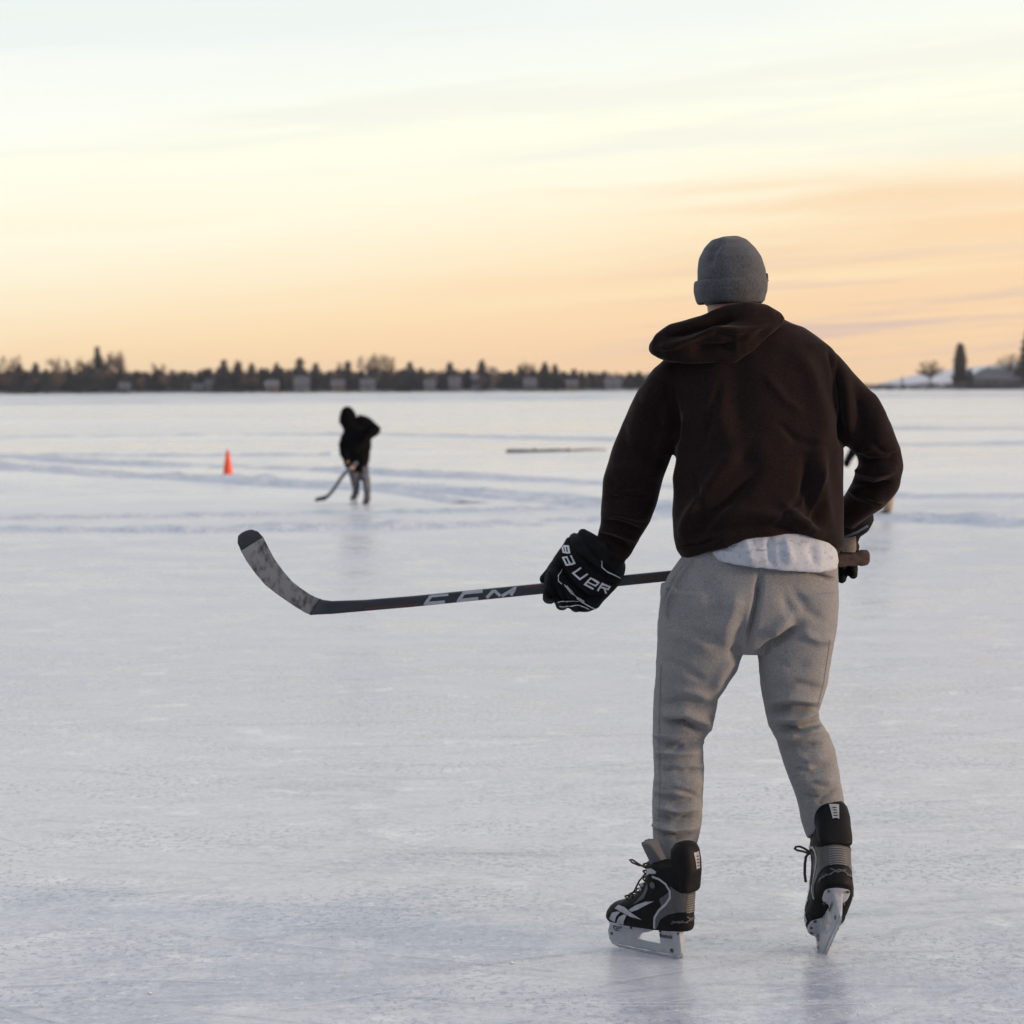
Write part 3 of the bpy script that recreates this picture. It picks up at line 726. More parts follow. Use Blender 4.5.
# wrap-around glasses, the temple end shows at the right
gl = [HC + Vector((.088 * math.sin(a) + .006, .112 * math.cos(a) - .004, -.008)) for a in [R_(-95 + 190 * k / 20) for k in range(21)]]
V, F = merge([capsule(gl, [.006] * 21, 10), capsule([P(766.6, 274.5, 5.69), P(767.4, 280.5, 5.69)], [.004, .0035], 10)])
part('glasses', mesh_from(V, F), M_['glass'])

# ------------------------------------------------------------------ gloves
STICK_Y = 5.725
gl_slab = [ring(567, 537, 622, 571, 5.685, .040), ring(562, 545, 622, 580, 5.68, .044), ring(555, 556, 617, 587, 5.685, .046), ring(547, 569, 607, 598, 5.69, .045), ring(543.5, 582, 599, 607, 5.695, .042), ring(546, 592, 590, 610, 5.705, .036)]
gparts = [tube(gl_slab, 36)]
for k, (x, y, x2, y2) in enumerate(((586, 597, 590, 605), (574, 594, 577, 607), (562, 589, 563, 605), (550, 583, 550, 599))):
    gparts.append(capsule([P(x + 4, y - 8, 5.665), P(x2, y2 - 4, 5.672), P(x2 - 1, y2 - 1, 5.71), P(x2, y2 - 8, 5.76), P(x2 + 4, y2 - 17, 5.765)], [.019, .0185, .018, .017, .015], 16))
gparts.append(capsule([P(566, 556, 5.72), P(553, 570, 5.755), P(544.5, 579, 5.765)], [.022, .018, .014], 16))
me_g = fuse(gparts, .0036, 3)
z = lambda pts: [(520 + a / 6.4, 510 + b / 6.4) for a, b in pts]
apply_folds(me_g, [
 (z([(235, 300), (270, 400), (330, 470), (430, 560), (530, 545)]), 1.8, -7), (z([(160, 370), (200, 440), (240, 560), (250, 650)]), 1.6, -5),
 (z([(250, 470), (290, 560), (320, 655)]), 1.5, -5), (z([(330, 500), (370, 590), (400, 650)]), 1.5, -5), (z([(150, 500), (200, 560), (330, 590), (450, 630)]), 1.6, -6),
 (z([(300, 220), (330, 330), (450, 450), (620, 480)]), 1.6, 5), (z([(360, 180), (400, 290), (500, 400), (650, 440)]), 2.0, -5), (z([(210, 320), (250, 420), (280, 480)]), 3, 4)], -0.1)
noise_disp(me_g, .002, 40, 12)
glove = part('glove', me_g, M_['blackmesh'])
cuffr = [ring(574, 532, 624, 559, 5.685, .050), ring(570, 534.5, 625.5, 566, 5.685, .054), ring(567, 540, 625, 574, 5.685, .052), ring(565, 546, 621, 581, 5.685, .046)]
me_gc = fuse([tube(cuffr, 40), capsule([P(583, 533.5, 5.66), P(606, 547, 5.635), P(622, 558, 5.66)], [.014, .016, .013], 14)], .0038, 3)
apply_folds(me_gc, [(z([(400, 170), (520, 330), (640, 430)]), 1.5, -4)])
noise_disp(me_gc, .002, 40, 13)
part('cuff', me_gc, M_['black'], glove)
bvg = bvh_of(me_g, me_gc)
LET = {'B': [[(-.4, -.5), (-.4, .5), (.4, .5), (.4, -.5), (-.4, -.5)], [(-.4, 0), (.4, 0)]],
       'a': [[(-.4, .5), (.4, .5), (.4, -.5), (-.4, -.5), (-.4, .02), (.4, .02)]],
       'u': [[(-.4, .5), (-.4, -.5), (.4, -.5), (.4, .5)]],
       'e': [[(.4, -.5), (-.4, -.5), (-.4, .5), (.4, .5), (.4, 0), (-.4, 0)]],
       'r': [[(-.4, -.5), (-.4, .5), (.4, .5), (.4, .05), (-.4, .05)], [(.0, .05), (.4, -.5)]]}
strokes = []
for ch, (cx, cy), (e1x, e1y), ww, hh in (('B', (294, 252), (.16, .98), 46, 34), ('a', (312, 324), (.42, .90), 58, 48), ('u', (384, 408), (.74, .67), 66, 52), ('e', (458, 470), (.88, .47), 66, 50), ('r', (536, 500), (.95, .30), 60, 46)):
    for st in LET[ch]:
        strokes.append(z([(cx + e1x * (a + .18 * b) * ww * 1.1 + e1y * b * hh, cy + e1y * (a + .18 * b) * ww * 1.1 - e1x * b * hh) for a, b in st]))
V, F = stroke_mesh(strokes, 1.75, camcast(bvg, .0018), step=.8)
part('lettering', mesh_from(V, F), M_['white_print'], glove)
PL = [stroke_mesh([q], .75, camcast(bvg, .0018), step=.8) for q in [z([(270, 378), (245, 420), (250, 455), (268, 470)]), z([(285, 478), (330, 535), (400, 590), (480, 632)]), z([(300, 485), (350, 545), (410, 585)]), z([(245, 588), (300, 588), (375, 582)]), z([(258, 616), (330, 614), (385, 610), (440, 632)]),
                    z([(522, 325), (524, 365), (560, 395), (640, 435)])]]
link_each('piping', PL, M_['white_print'], glove, BASE)

# right glove, mostly behind the hip
rg = [ring(834, 505, 873, 513, 5.69, .045), ring(834, 514, 873.5, 519, 5.69, .050), ring(835, 525, 869, 527, 5.70, .048), ring(837, 533, 861, 534, 5.71, .036), ring(838, 542, 858, 542, 5.715, .030), ring(838, 551, 858, 551, 5.72, .026)]
rparts = [tube(rg, 30)]
for k, (x, yb) in enumerate(((817, 582), (829, 585), (842, 583), (853.2, 578.5))):
    rparts.append(capsule([P(x + 1, 546, 5.735), P(x, 556, 5.762), P(x, 570, 5.755), P(x, yb - 4, 5.725)], [.0135, .0135, .0130, .0125], 14))
rparts.append(capsule([P(838, 540, 5.70), P(828, 549, 5.69), P(818, 556, 5.69)], [.015, .014, .012], 12))
me_rg = fuse(rparts, .0036, 3); noise_disp(me_rg, .0015, 40, 14)
rglove = part('glove', me_rg, M_['blackmesh'])
bvr = bvh_of(me_rg)
V, F = fill_mesh([(842, 538.5), (850, 537), (855.8, 535.5), (856, 549), (855, 552), (842, 552)], camcast(bvr, .0015), 1.5)
part('palm', mesh_from(V, F), M_['tan'], rglove)
V, F = stroke_mesh([[(843, 537.5), (857, 532), (867, 526)]], 2.4, camcast(bvr, .0014), 1)
part('cuff_binding', mesh_from(V, F), mat('slate_binding', (.07, .085, .11), .7), rglove)

# ------------------------------------------------------------------ skates
zs = lambda X, Yy: (-.13 + (682 - X) * .000515, (925 - Yy) * .000407)
M_['ribgrey'] = mat('mid_grey_rubber', (.17, .165, .16), .6)
def skate(Mw, name, loose=False):
    T = lambda p: Mw @ Vector(p)
    def lo(Yy, Xf, Xb, hw, n=2.4):
        xf, zf_ = zs(Xf, Yy); xb, _ = zs(Xb, Yy)
        c = Vector(((xf + xb) / 2, 0, zf_)); return dict(c=c, a=Vector(((xf - xb) / 2, 0, 0)), hd=0, n=n, yoff=None, b=Vector((0, hw, 0)))
    boot = [lo(735, 150, 660, .030), lo(724, 116, 678, .040, 2.6), lo(695, 107, 686, .0445, 2.6), lo(650, 116, 689, .0455, 2.6), lo(612, 138, 691, .0440), lo(580, 180, 692, .0425), lo(552, 245, 693, .0415),
            lo(510, 312, 696, .0405), lo(460, 366, 702, .0405), lo(410, 392, 707, .0410), lo(350, 402, 710, .0415), lo(300, 410, 712, .0410), lo(262, 414, 706, .0385), lo(255, 430, 690, .030)]
    me = fuse([tube(boot, 48)], .0045, 2)
    noise_disp(me, .0012, 40, 21)
    bv = bvh_of(me)
    def side(sg, off):
        def f(x, zz_):
            h = bv.ray_cast(Vector((x, sg * .3, zz_)), Vector((0, -sg, 0)))
            return None if h[0] is None else h[0] + h[1] * off
        return f
    def back(off):
        def f(yv, zz_):
            h = bv.ray_cast(Vector((-.4, yv, zz_)), Vector((1, 0, 0)))
            return None if h[0] is None else h[0] + h[1] * off
        return f
    def both(fn):
        return merge([fn(1), fn(-1)])
    def world(vf, m, nm, parent, sm=True):
        me_ = mesh_from(vf[0], vf[1], sm); me_.transform(Mw); return part(nm, me_, m, parent)
    def each(vfs, m, nm, parent, sm=True): link_each(nm, vfs, m, parent, BASE, Mw, sm)
    def two(fn): return [fn(1), fn(-1)]
    gp = [zs(*p) for p in [(612, 395), (640, 425), (680, 455), (700, 462), (688, 585), (640, 585), (585, 605), (540, 640), (515, 700), (500, 715), (492, 700), (505, 630), (540, 575), (585, 530), (615, 470)]]
    A = two(lambda s: fill_mesh(gp, side(s, .0012), .006))
    heelp = [(-.036, .155), (.036, .155), (.036, .19), (.03, .205), (-.03, .205), (-.036, .19)]
    B2 = fill_mesh([(-.040, .138), (.040, .138), (.040, .195), (-.040, .195)], back(.0012), .005)
    lp = [zs(*p) for p in [(445, 395), (455, 440), (425, 510), (350, 565), (372, 535), (412, 485)]]
    C2 = two(lambda s: fill_mesh(lp, side(s, .0012), .005))
    me.transform(Mw)
    bo = part(name, me, M_['black'])
    each(A + C2 + [B2], M_['bootgrey'], 'side_panel', bo)
    st = [zs(*p) for p in [(500, 345), (545, 355), (585, 385), (608, 430), (605, 480), (575, 530), (530, 580), (505, 630), (495, 705)]]
    D = two(lambda s: stroke_mesh([st], .0065, side(s, .0022), .004))
    polys = [[(445, 300), (490, 288), (527, 305), (520, 320), (470, 328), (445, 348)], [(325, 602), (380, 560), (440, 530), (500, 518), (440, 557), (390, 592), (345, 614)],
             [(215, 612), (240, 585), (290, 588), (345, 620), (418, 658), (340, 648), (260, 622)], [(172, 692), (198, 643), (240, 628), (265, 625), (235, 662), (215, 708)],
             [(228, 712), (255, 662), (290, 640), (312, 640), (288, 690), (276, 716)]]
    E = sum([two(lambda s, q=q: fill_mesh([zs(*p) for p in q], side(s, .0022), .005)) for q in polys], [])
    each(D + E, M_['bootsilver'], 'trim', bo)
    circ = [zs(495 + 20 * math.cos(a), 405 + 23 * math.sin(a)) for a in [2 * math.pi * k / 14 for k in range(14)]]
    each(two(lambda s: fill_mesh(circ, side(s, .003), .004)), M_['bootgrey'], 'pump_button', bo)
    # small mark on the heel counter
    hm = two(lambda s: stroke_mesh([[zs(604, 664), zs(640, 648), zs(688, 662)], [zs(612, 648), zs(648, 660), zs(660, 645)]], .0035, side(s, .002), .004))
    hb2 = stroke_mesh([[(-.018, .112), (.0, .120), (.018, .110)], [(-.014, .122), (.004, .112), (.016, .124)]], .0035, back(.002), .004)
    each(hm + [hb2], M_['bootgrey'], 'heel_mark', bo)
    ribs = [(zs(0, y_)[1]) for y_ in range(470, 590, 17)]
    each([stroke_mesh([[(-.016, zr), (0, zr), (.016, zr)]], .0026, back(.0026), .004) for zr in ribs], M_['ribgrey'], 'heel_rib', bo)
    # tendon guard
    tg = [lo(98, 640, 690, .020), lo(110, 612, 722, .031), lo(150, 592, 738, .037), lo(225, 588, 744, .040), lo(300, 604, 745, .038), lo(370, 622, 732, .039), lo(430, 655, 722, .036), lo(452, 680, 712, .024)]
    meg = fuse([tube(tg, 32)], .004, 3); bvt = bvh_of(meg); meg.transform(Mw)
    guard = part('tendon_guard', meg, M_['black'], bo)
    def gb(x, zz_, dirv=None):
        h = bvt.ray_cast(Vector((-.4, x, zz_)), Vector((1, 0, 0))); return None if h[0] is None else h[0] + h[1] * .0015
    def gs(sg):
        def f(x, zz_):
            h = bvt.ray_cast(Vector((x, sg * .3, zz_)), Vector((0, -sg, 0))); return None if h[0] is None else h[0] + h[1] * .0015
        return f
    lab = [zs(*p) for p in [(690, 172), (722, 172), (712, 290), (686, 288)]]
    q1 = [(-.011, .310), (.011, .310), (.007, .262), (-.007, .262)]
    each([fill_mesh(q1, gb, .004)], M_['bootsilver'], 'guard_label', bo)
    mk = [[(0.0, .300), (0.0, .264)]]
    world(merge([stroke_mesh([[(-.003, .262 + k * .009), (.003, .262 + k * .009)] for k in range(5)], .003, lambda a, b: (lambda q: None if q is None else q + Vector((-.001, 0, 0)))(gb(a, b)), .002)]), M_['black'], 'guard_print', bo)
    # felt tongue
    tn = []
    for (X_, Y2) in ((418, 112), (428, 140), (448, 190), (470, 240), (480, 275)):
        x_, z_ = zs(X_, Y2); tn.append(dict(c=Vector((x_, 0, z_)), a=Vector((0, .036, 0)), hd=0, n=2.6, yoff=None, b=Vector((.0075, 0, .004))))
    met = fuse([tube(tn, 28)], .004, 2); met.transform(Mw); part('tongue', met, M_['felt'], bo)
    # laces
    parts = []
    for k, (X_, Y2) in enumerate(((405, 300), (400, 350), (392, 400), (370, 452), (340, 490), (300, 525), (265, 548))):
        x_, z_ = zs(X_, Y2)
        parts.append(capsule([(x_ - .012, -.026, z_ + .004), (x_ + .008, -.01, z_ + .006), (x_ + .008, .01, z_ + .006), (x_ - .012, .026, z_ + .004)], [.0028] * 4, 8))
    def pl(pp, yy): return [(zs(*p)[0], yy, zs(*p)[1]) for p in pp]
    sgn = 1
    parts.append(capsule(pl([(405, 300), (350, 300), (305, 285), (288, 265), (305, 263), (350, 290), (408, 318)], .006), [.0027] * 7, 8))
    parts.append(capsule(pl([(405, 335), (370, 370), (330, 420), (290, 500), (245, 552)], -.006), [.0027] * 5, 8))
    if loose:   # a loop that sticks out on the inner side, its end hanging down the boot
        x_, z_ = zs(430, 300)
        parts.append(capsule([(x_, .034, z_), (x_ - .002, .046, z_ + .010), (x_ - .004, .056, z_ + .014), (x_ - .002, .064, z_ + .014), (x_, .067, z_ + .009), (x_, .062, z_ + .004), (x_, .048, z_ + .001), (x_, .034, z_ - .006)], [.0032] * 8, 8))
        parts.append(capsule([(x_, .036, z_ - .004), (x_ + .002, .043, z_ - .014), (x_ + .008, .046, z_ - .034), (x_ + .022, .046, z_ - .056), (x_ + .036, .043, z_ - .072)], [.0032] * 5, 8))
    each(parts, M_['lace'], 'lace', bo)
    eye = []
    for Y2, X_ in ((440, 385), (470, 372)):
        x_, z_ = zs(X_, Y2)
        for s in (1, -1): eye.append(ellipsoid((x_ - .006, s * .024, z_ + .006), .006, .006, .007, None, 10, 6))
    each(eye, M_['bootsilver'], 'eyelet', bo)
    # blade holder
    def plate(poly, t0, t1, zlo, zhi):
        """closed extruded side profile, thickness t0 at zlo to t1 at zhi"""
        n = len(poly); Vv = []; Ff = []
        tk = lambda zz_: t0 + (t1 - t0) * min(1, max(0, (zz_ - zlo) / (zhi - zlo)))
        for s in (1, -1):
            for x_, z_ in poly: Vv.append(Vector((x_, s * tk(z_) / 2, z_)))
        for i in range(n):
            j = (i + 1) % n; Ff.append([i, j, n + j, n + i])
        tri = delaunay_2d_cdt([Vector(p) for p in poly], [(i, (i + 1) % n) for i in range(n)], [], 1, 1e-6)[2]
        for f in tri:
            Ff.append(list(f)); Ff.append([n + i for i in f][::-1])
        return Vv, Ff
    hp = [(135, 722), (118, 780), (108, 815), (112, 855), (135, 880), (180, 897), (290, 905), (400, 912), (520, 918), (590, 920), (608, 905), (612, 850), (612, 760), (620, 735), (480, 735), (472, 770), (470, 852), (400, 848), (320, 842), (315, 830), (340, 790), (400, 772), (460, 742), (380, 735), (340, 722)]
    hpl = [zs(*p) for p in hp]
    H = plate(hpl, .008, .024, .008, .085)
    def pad(xa, xb, hw):
        rs = []
        for zz_, k in ((.070, .55), (.076, .92), (.081, 1.0), (.085, .98)):
            rs.append(dict(c=Vector(((xa + xb) / 2, 0, zz_)), a=Vector(((xb - xa) / 2 * k, 0, 0)), hd=0, n=2.6, yoff=None, b=Vector((0, hw * k, 0))))
        return tube(rs, 28)
    xa, xb = zs(345, 0)[0], zs(128, 0)[0]; xc, xd = zs(650, 0)[0], zs(470, 0)[0]
    meh = fuse([H, pad(xa, xb, .036), pad(xc, xd, .030)], .0028, 2)
    bvh_h = bvh_of(meh); meh.transform(Mw)
    hold = part('blade_holder', meh, M_['holder'], bo)
    def hs(sg, off=.0012):
        def f(x, zz_):
            h = bvh_h.ray_cast(Vector((x, sg * .3, zz_)), Vector((0, -sg, 0))); return None if h[0] is None else h[0] + h[1] * off
        return f
    def word(sg):
        S = []
        x0 = 478
        glyph = {'R': [[(0, 1), (0, 0), (.7, 0), (.7, .5), (0, .5)], [(.3, .5), (.8, 1)]], 'e': [[(.7, 1), (0, 1), (0, .35), (.7, .35), (.7, .65), (0, .65)]], 'b': [[(0, 0), (0, 1), (.7, 1), (.7, .4), (0, .4)]], 'o': [[(0, .35), (.7, .35), (.7, 1), (0, 1), (0, .35)]], 'k': [[(0, 0), (0, 1)], [(.7, .35), (.1, .65), (.7, 1)]]}
        for i, ch in enumerate('Reebok'):
            for stt in glyph[ch]:
                S.append([zs(((x0 + i * 15 + a * 13) if sg > 0 else (x0 + 88 - i * 15 - a * 13)), 772 + b * 24) for a, b in stt])
        return stroke_mesh(S, .0021, hs(sg), .003)
    def swirl(sg):
        return stroke_mesh([[zs(200, 762), zs(175, 758), zs(155, 772), zs(165, 790), zs(195, 792)], [zs(198, 775), zs(178, 772), zs(176, 784)]], .003, hs(sg), .003)
    holes = []
    for cx_, cy_, rr in ((548, 885, 13), (138, 820, 9)):
        holes.append([zs(cx_ + rr * math.cos(a), cy_ + rr * 1.25 * math.sin(a)) for a in [2 * math.pi * k / 12 for k in range(12)]])
    each(two(word) + two(swirl), M_['bootgrey'], 'lettering', bo)
    each(sum([two(lambda s, h=h: fill_mesh(h, hs(s), .004)) for h in holes], []), M_['bootgrey'], 'holder_bolt', bo)
    slots = []
    for X_ in (300, 345, 375, 410, 455):
        for s in (1, -1): pass
    rv = []
    for (x_, hw) in ((xa + .02, .026), (xb - .03, .024), (xa + .055, .029), (xc + .015, .021), (xd - .015, .021)):
        for s in (1, -1): rv.append(ellipsoid((x_, s * hw, .0735), .0042, .0042, .004, None, 10, 6))
    each(rv, M_['bootgrey'], 'rivet', bo)
    rp = [zs(*p) for p in [(112, 850), (135, 884), (180, 900), (290, 908), (400, 914), (520, 920), (590, 922), (607, 912), (612, 900), (613, 922), (604, 940), (570, 946), (440, 940), (280, 928), (180, 920), (130, 902), (110, 868)]]
    world(plate(rp, .0042, .0042, 0, .02), M_['steel'], 'runner', bo, False)
    return bo
# standing left skate: toe turned left and away
s_ = .885
def frame(f, u, org, wide=1.12):
    f = f.normalized(); u = (u - f * u.dot(f)).normalized(); r = u.cross(f)
    m = Matrix.Identity(4)
    for i in range(3):
        m[i][0] = f[i] * s_; m[i][1] = r[i] * s_ * wide; m[i][2] = u[i] * s_; m[i][3] = org[i]
    return m
yaw = R_(39)
fL = Vector((-math.cos(yaw), math.sin(yaw), -0.045)); gL = G(646, 953)
mL = frame(fL, Vector((-0.035, 0, 1)), Vector((0, 0, 0)))
anchor = mL @ Vector((zs(360, 0)[0], 0, -0.004))
mL.translation = gL - anchor
skate(mL, 'ice_skate')
# trailing right skate: toe pointing down, sole towards the camera
fR = Vector((-.085, .72, -.69)); uR = Vector((0.0, .69, .72)); s_ = .94
mR = frame(fR, uR, Vector((0, 0, 0)), 1.24)
tip = mR @ Vector((zs(112, 0)[0], 0, zs(0, 868)[1]))
mR.translation = P(821.5, 956.5, 5.46) - tip
skate(mR, 'ice_skate', True)

# ================================================================== hockey stick
SB = P(560, 590, STICK_Y)
stick = thing('hockey_stick', 'dark hockey stick with worn grey taped blade held across the body by the near skater', 'hockey stick', SB)
sp = lambda nm, me, m, par=stick: link(nm, me, m, par, SB)
def sh_r(x, yt, yb, Y, hd=.0105):
    a = P(x, yt, Y); b = P(x, yb, Y); return dict(c=(a + b) / 2, a=(b - a) / 2, hd=hd, n=5, yoff=None, b=Vector((0, -hd, 0)))
j0 = sh_r(318, 600, 614.6, 5.765, .006); j0['c'] = (P(319, 599.2, 5.765) + P(309.5, 615, 5.765)) / 2; j0['a'] = (P(309.5, 615, 5.765) - P(319, 599.2, 5.765)) / 2
shaft = [j0, sh_r(332, 600.9, 613.9, 5.76, .008), sh_r(364, 599.8, 611, 5.753), sh_r(413, 595.8, 606.8, 5.746), sh_r(534, 584, 594.6, 5.728), sh_r(600, 577.4, 588, 5.72), sh_r(669, 570.6, 581, 5.715), sh_r(760, 561.8, 571.6, 5.715), sh_r(858, 552.6, 562, 5.715)]
V, F = tube(shaft, 32); me_sh = mesh_from(V, F)
shaft_o = sp('shaft', me_sh.copy(), M_['shaft'])
bvs = bvh_of(me_sh)
cc = [[(446.9, 594.4), (431, 596.0), (425.5, 603.6), (443.5, 601.9)], [(481.2, 591.3), (464, 593.0), (458.5, 600.4), (477, 598.6)], [(486, 598.4), (494, 590.2), (501, 596.6), (515.0, 588.3), (510.5, 596.0)]]
V, F = stroke_mesh(cc, 3.1, camcast(bvs, .0008), .8)
sp('lettering', mesh_from(V, F), M_['silver'], shaft_o)
link_each('stripe', [stroke_mesh([q], q[1], camcast(bvs, .0008), 1) for q in (([(366, 608.6), (400, 605.9), (418, 604.2)], 1.5), ([(526, 587), (541, 586)], 1.4))], M_['shaftred'], shaft_o, SB)
V, F = stroke_mesh([([(640, 579.5), (669, 576.5)], 6), ], 5, camcast(bvs, .0008), 2)
sp('band', mesh_from(V, F), mat('brown_shaft_tone', (.06, .045, .04), .7, var=.3, vscale=120), shaft_o)  # brown tone over the lower half of the shaft, right of the glove
top = [(322, 599.5), (316, 597.5), (310, 594.5), (301, 588.5), (292, 581.5), (283, 571), (274, 558.5), (268, 547), (263, 537), (258, 531.5), (252, 529.5)]
bot = [(312, 615), (306, 613), (296, 607), (287, 601), (277, 594), (266, 585.5), (256, 574), (247, 561.5), (241, 551), (237.5, 543), (238, 536)]
def bladeY(i, n): t = i / (n - 1); return 5.765 + .055 * t * t - .01 * t
def blade_mesh(tp, bt, th, i0, n, puff):
    rs = []
    for i, (a, b) in enumerate(zip(tp, bt)):
        Y = bladeY(i0 + i, n); pa = P(*a, Y); pb = P(*b, Y + .004)
        pu = 1 + puff
        rs.append(dict(c=(pa + pb) / 2, a=(pb - pa) / 2 * pu, hd=th, n=4, yoff=None, b=Vector((0, -th, 0))))
    if i0 + len(tp) == n:
        e = rs[-1]; d = (P(243.5, 530, 5.82) - e['c']) * .5
        rs.append(dict(c=e['c'] + d * .6, a=e['a'] * .66, hd=th, n=3, yoff=None, b=e['b'] * .9)); rs.append(dict(c=e['c'] + d * .95, a=e['a'] * .25, hd=th, n=2, yoff=None, b=e['b'] * .6))
    return mesh_from(*tube(rs, 28))
n_ = len(top)
blade_o = sp('blade', blade_mesh(top, bot, .0045, 0, n_, 0), M_['bladetip'])
def lerp2(a, b, t): return (a[0] + (b[0] - a[0]) * t, a[1] + (b[1] - a[1]) * t)
tp = top[0:9]; bt = bot[0:9]
sp('blade_tape', blade_mesh(tp, bt, .0066, 0, n_, .015), M_['bladetape'], blade_o)
gr = []
for k in range(42):
    x = 800 + 69 * k / 41; yc = 562.6 - (x - 800) * .076; hw = 7.1 + (.55 if (k % 6) < 3 else 0) + (.5 if x > 858 else 0) - (2.5 if k == 41 else 0)
    r = sh_r(x, yc - hw, yc + hw, 5.714, .0165); r['n'] = 2.8; gr.append(r)
sp('grip', mesh_from(*tube(gr, 28)), M_['grip'])

# ================================================================== orange cone
cg = G(228, 475.5); sc_ = cg.y / FPX
cone = thing('traffic_cone', 'small bright orange marker cone standing alone on the far ice', 'cone', cg)
rs = []
for zz_, rr in ((0.02, 5.2), (.04, 4.9), (.12, 4.2), (.26, 2.9), (.39, 1.8), (.425, 1.4), (.43, .7)):
    rs.append(dict(c=cg + Vector((0, 0, zz_)), a=Vector((rr * sc_, 0, 0)), hd=0, n=2, yoff=None, b=Vector((0, rr * sc_, 0))))
link('cone_body', mesh_from(*tube(rs, 28)), M_['cone'], cone, cg)
rs = [dict(c=cg + Vector((0, 0, zz_)), a=Vector((rr * sc_, 0, 0)), hd=0, n=6, yoff=None, b=Vector((0, rr * sc_, 0))) for zz_, rr in ((0.0, 5.6), (.018, 5.6), (.026, 5.2))]
link('base', mesh_from(*tube(rs, 32), False), M_['cone'], cone, cg)

# dark pole lying on the ice
pa = G(508, 452.5); pb = G(606, 450.5)
pole = thing('wooden_pole', 'long dark wooden pole lying flat on the distant ice behind the near skater', 'pole', (pa + pb) / 2)
ppts = [pa.lerp(pb, k / 8) + Vector((0, 0, .026 + .008 * math.sin(k * 2.1))) for k in range(9)]
V, F = capsule(ppts, [.042, .042, .038, .034, .028, .022, .018, .016, .013], 12); me = mesh_from(V, F); noise_disp(me, .012, 3, 3)
link('trunk', me, M_['wood'], pole, (pa + pb) / 2)
BS = [capsule([ppts[2], ppts[2] + Vector((.05, .1, .06))], [.03, .018], 8), capsule([ppts[5], ppts[5] + Vector((-.05, -.1, .05))], [.028, .016], 8)]
link_each('branch_stub', BS, M_['wood'], pole, (pa + pb) / 2)

# ================================================================== distant skaters
def kid(px0, y0, label, Z0, Rg, jacket, legs, skates, skin, pantm, stickpx=None, sticklab=None):
    """Rg: dict of ring lists traced at depth Z0"""
    base = G(px0, y0)
    t = thing('person', label, 'person', base)
    pr = lambda nm, me, m, par=t: link(nm, me, m, par, base)
    rr = lambda L_: [ring(a, b, c, d, Z0 + (e[1] if len(e) > 1 else 0), e[0]) for a, b, c, d, *e in L_]
    J = [rr(q) for q in jacket]; G2 = [rr(q) for q in legs]
    me = fuse([tube(shrink(q, .8), 20) for q in J + G2] + [ellipsoid(P(*skin[0], Z0 + .03), .07, .09, .085)] + [capsule([P(*a, Z0 + dy), P(*b, Z0 + dy2)], [.016, .014], 10) for a, dy, b, dy2 in skin[1:]], .02, 2)
    pr('body', me, M_['skin'])
    mj = fuse([tube(q, 28) for q in J], .016, 5); noise_disp(mj, .012, 9, 2); pr('jacket', mj, M_['kidjacket'])
    mp = fuse([tube(q, 24) for q in G2], .014, 4); noise_disp(mp, .010, 10, 4); pr('trousers', mp, pantm)
    for (ax, ay, bx, by, dY) in skates:
        a = P(ax, ay, Z0 + dY); b = P(bx, by, Z0 + dY); d = (b - a)
        fwd = Vector((-.35, .93, 0)).normalized()
        boot = fuse([capsule([a, b], [.048, .042], 14), capsule([b - fwd * .02, b + fwd * .11 + Vector((0, 0, -.02))], [.038, .032], 14, .9)], .012, 2)
        bo = pr('ice_skate', boot, M_['bootgrey'])
        bl = []
        V = []; F = []
        c0 = b + Vector((0, 0, -.04)) - fwd * .07; side_ = Vector((-fwd.y, fwd.x, 0))
        for s in (1, -1):
            for (l, zz_) in ((0, 0), (.24, 0), (.27, -.03), (.22, -.075), (0, -.075), (-.02, -.04)): V.append(c0 + fwd * l + Vector((0, 0, zz_)) + side_ * .008 * s)
        F = [[0, 1, 2, 3, 4, 5], [11, 10, 9, 8, 7, 6]] + [[i, (i + 1) % 6, 6 + (i + 1) % 6, 6 + i] for i in range(6)]
        pr('blade', mesh_from(V, F, False), M_['steel'], bo)
    if stickpx:
        sb = P(*stickpx[0], Z0 - .15)
        s = thing('hockey_stick', sticklab, 'hockey stick', sb)
        pts = [P(*q, Z0 - .2 + .02 * i) for i, q in enumerate(stickpx)]
        link('shaft', mesh_from(*capsule(pts[:-2], [.024] * (len(pts) - 2), 10)), mat('grey_shaft', (.11, .125, .15), .5), s, sb)
        b3 = [pts[-3], pts[-2], pts[-1]]
        link('blade', mesh_from(*capsule(b3, [.028, .036, .03], 10, .5)), M_['bladetip'], s, sb)
Zk = G(360, 505).y
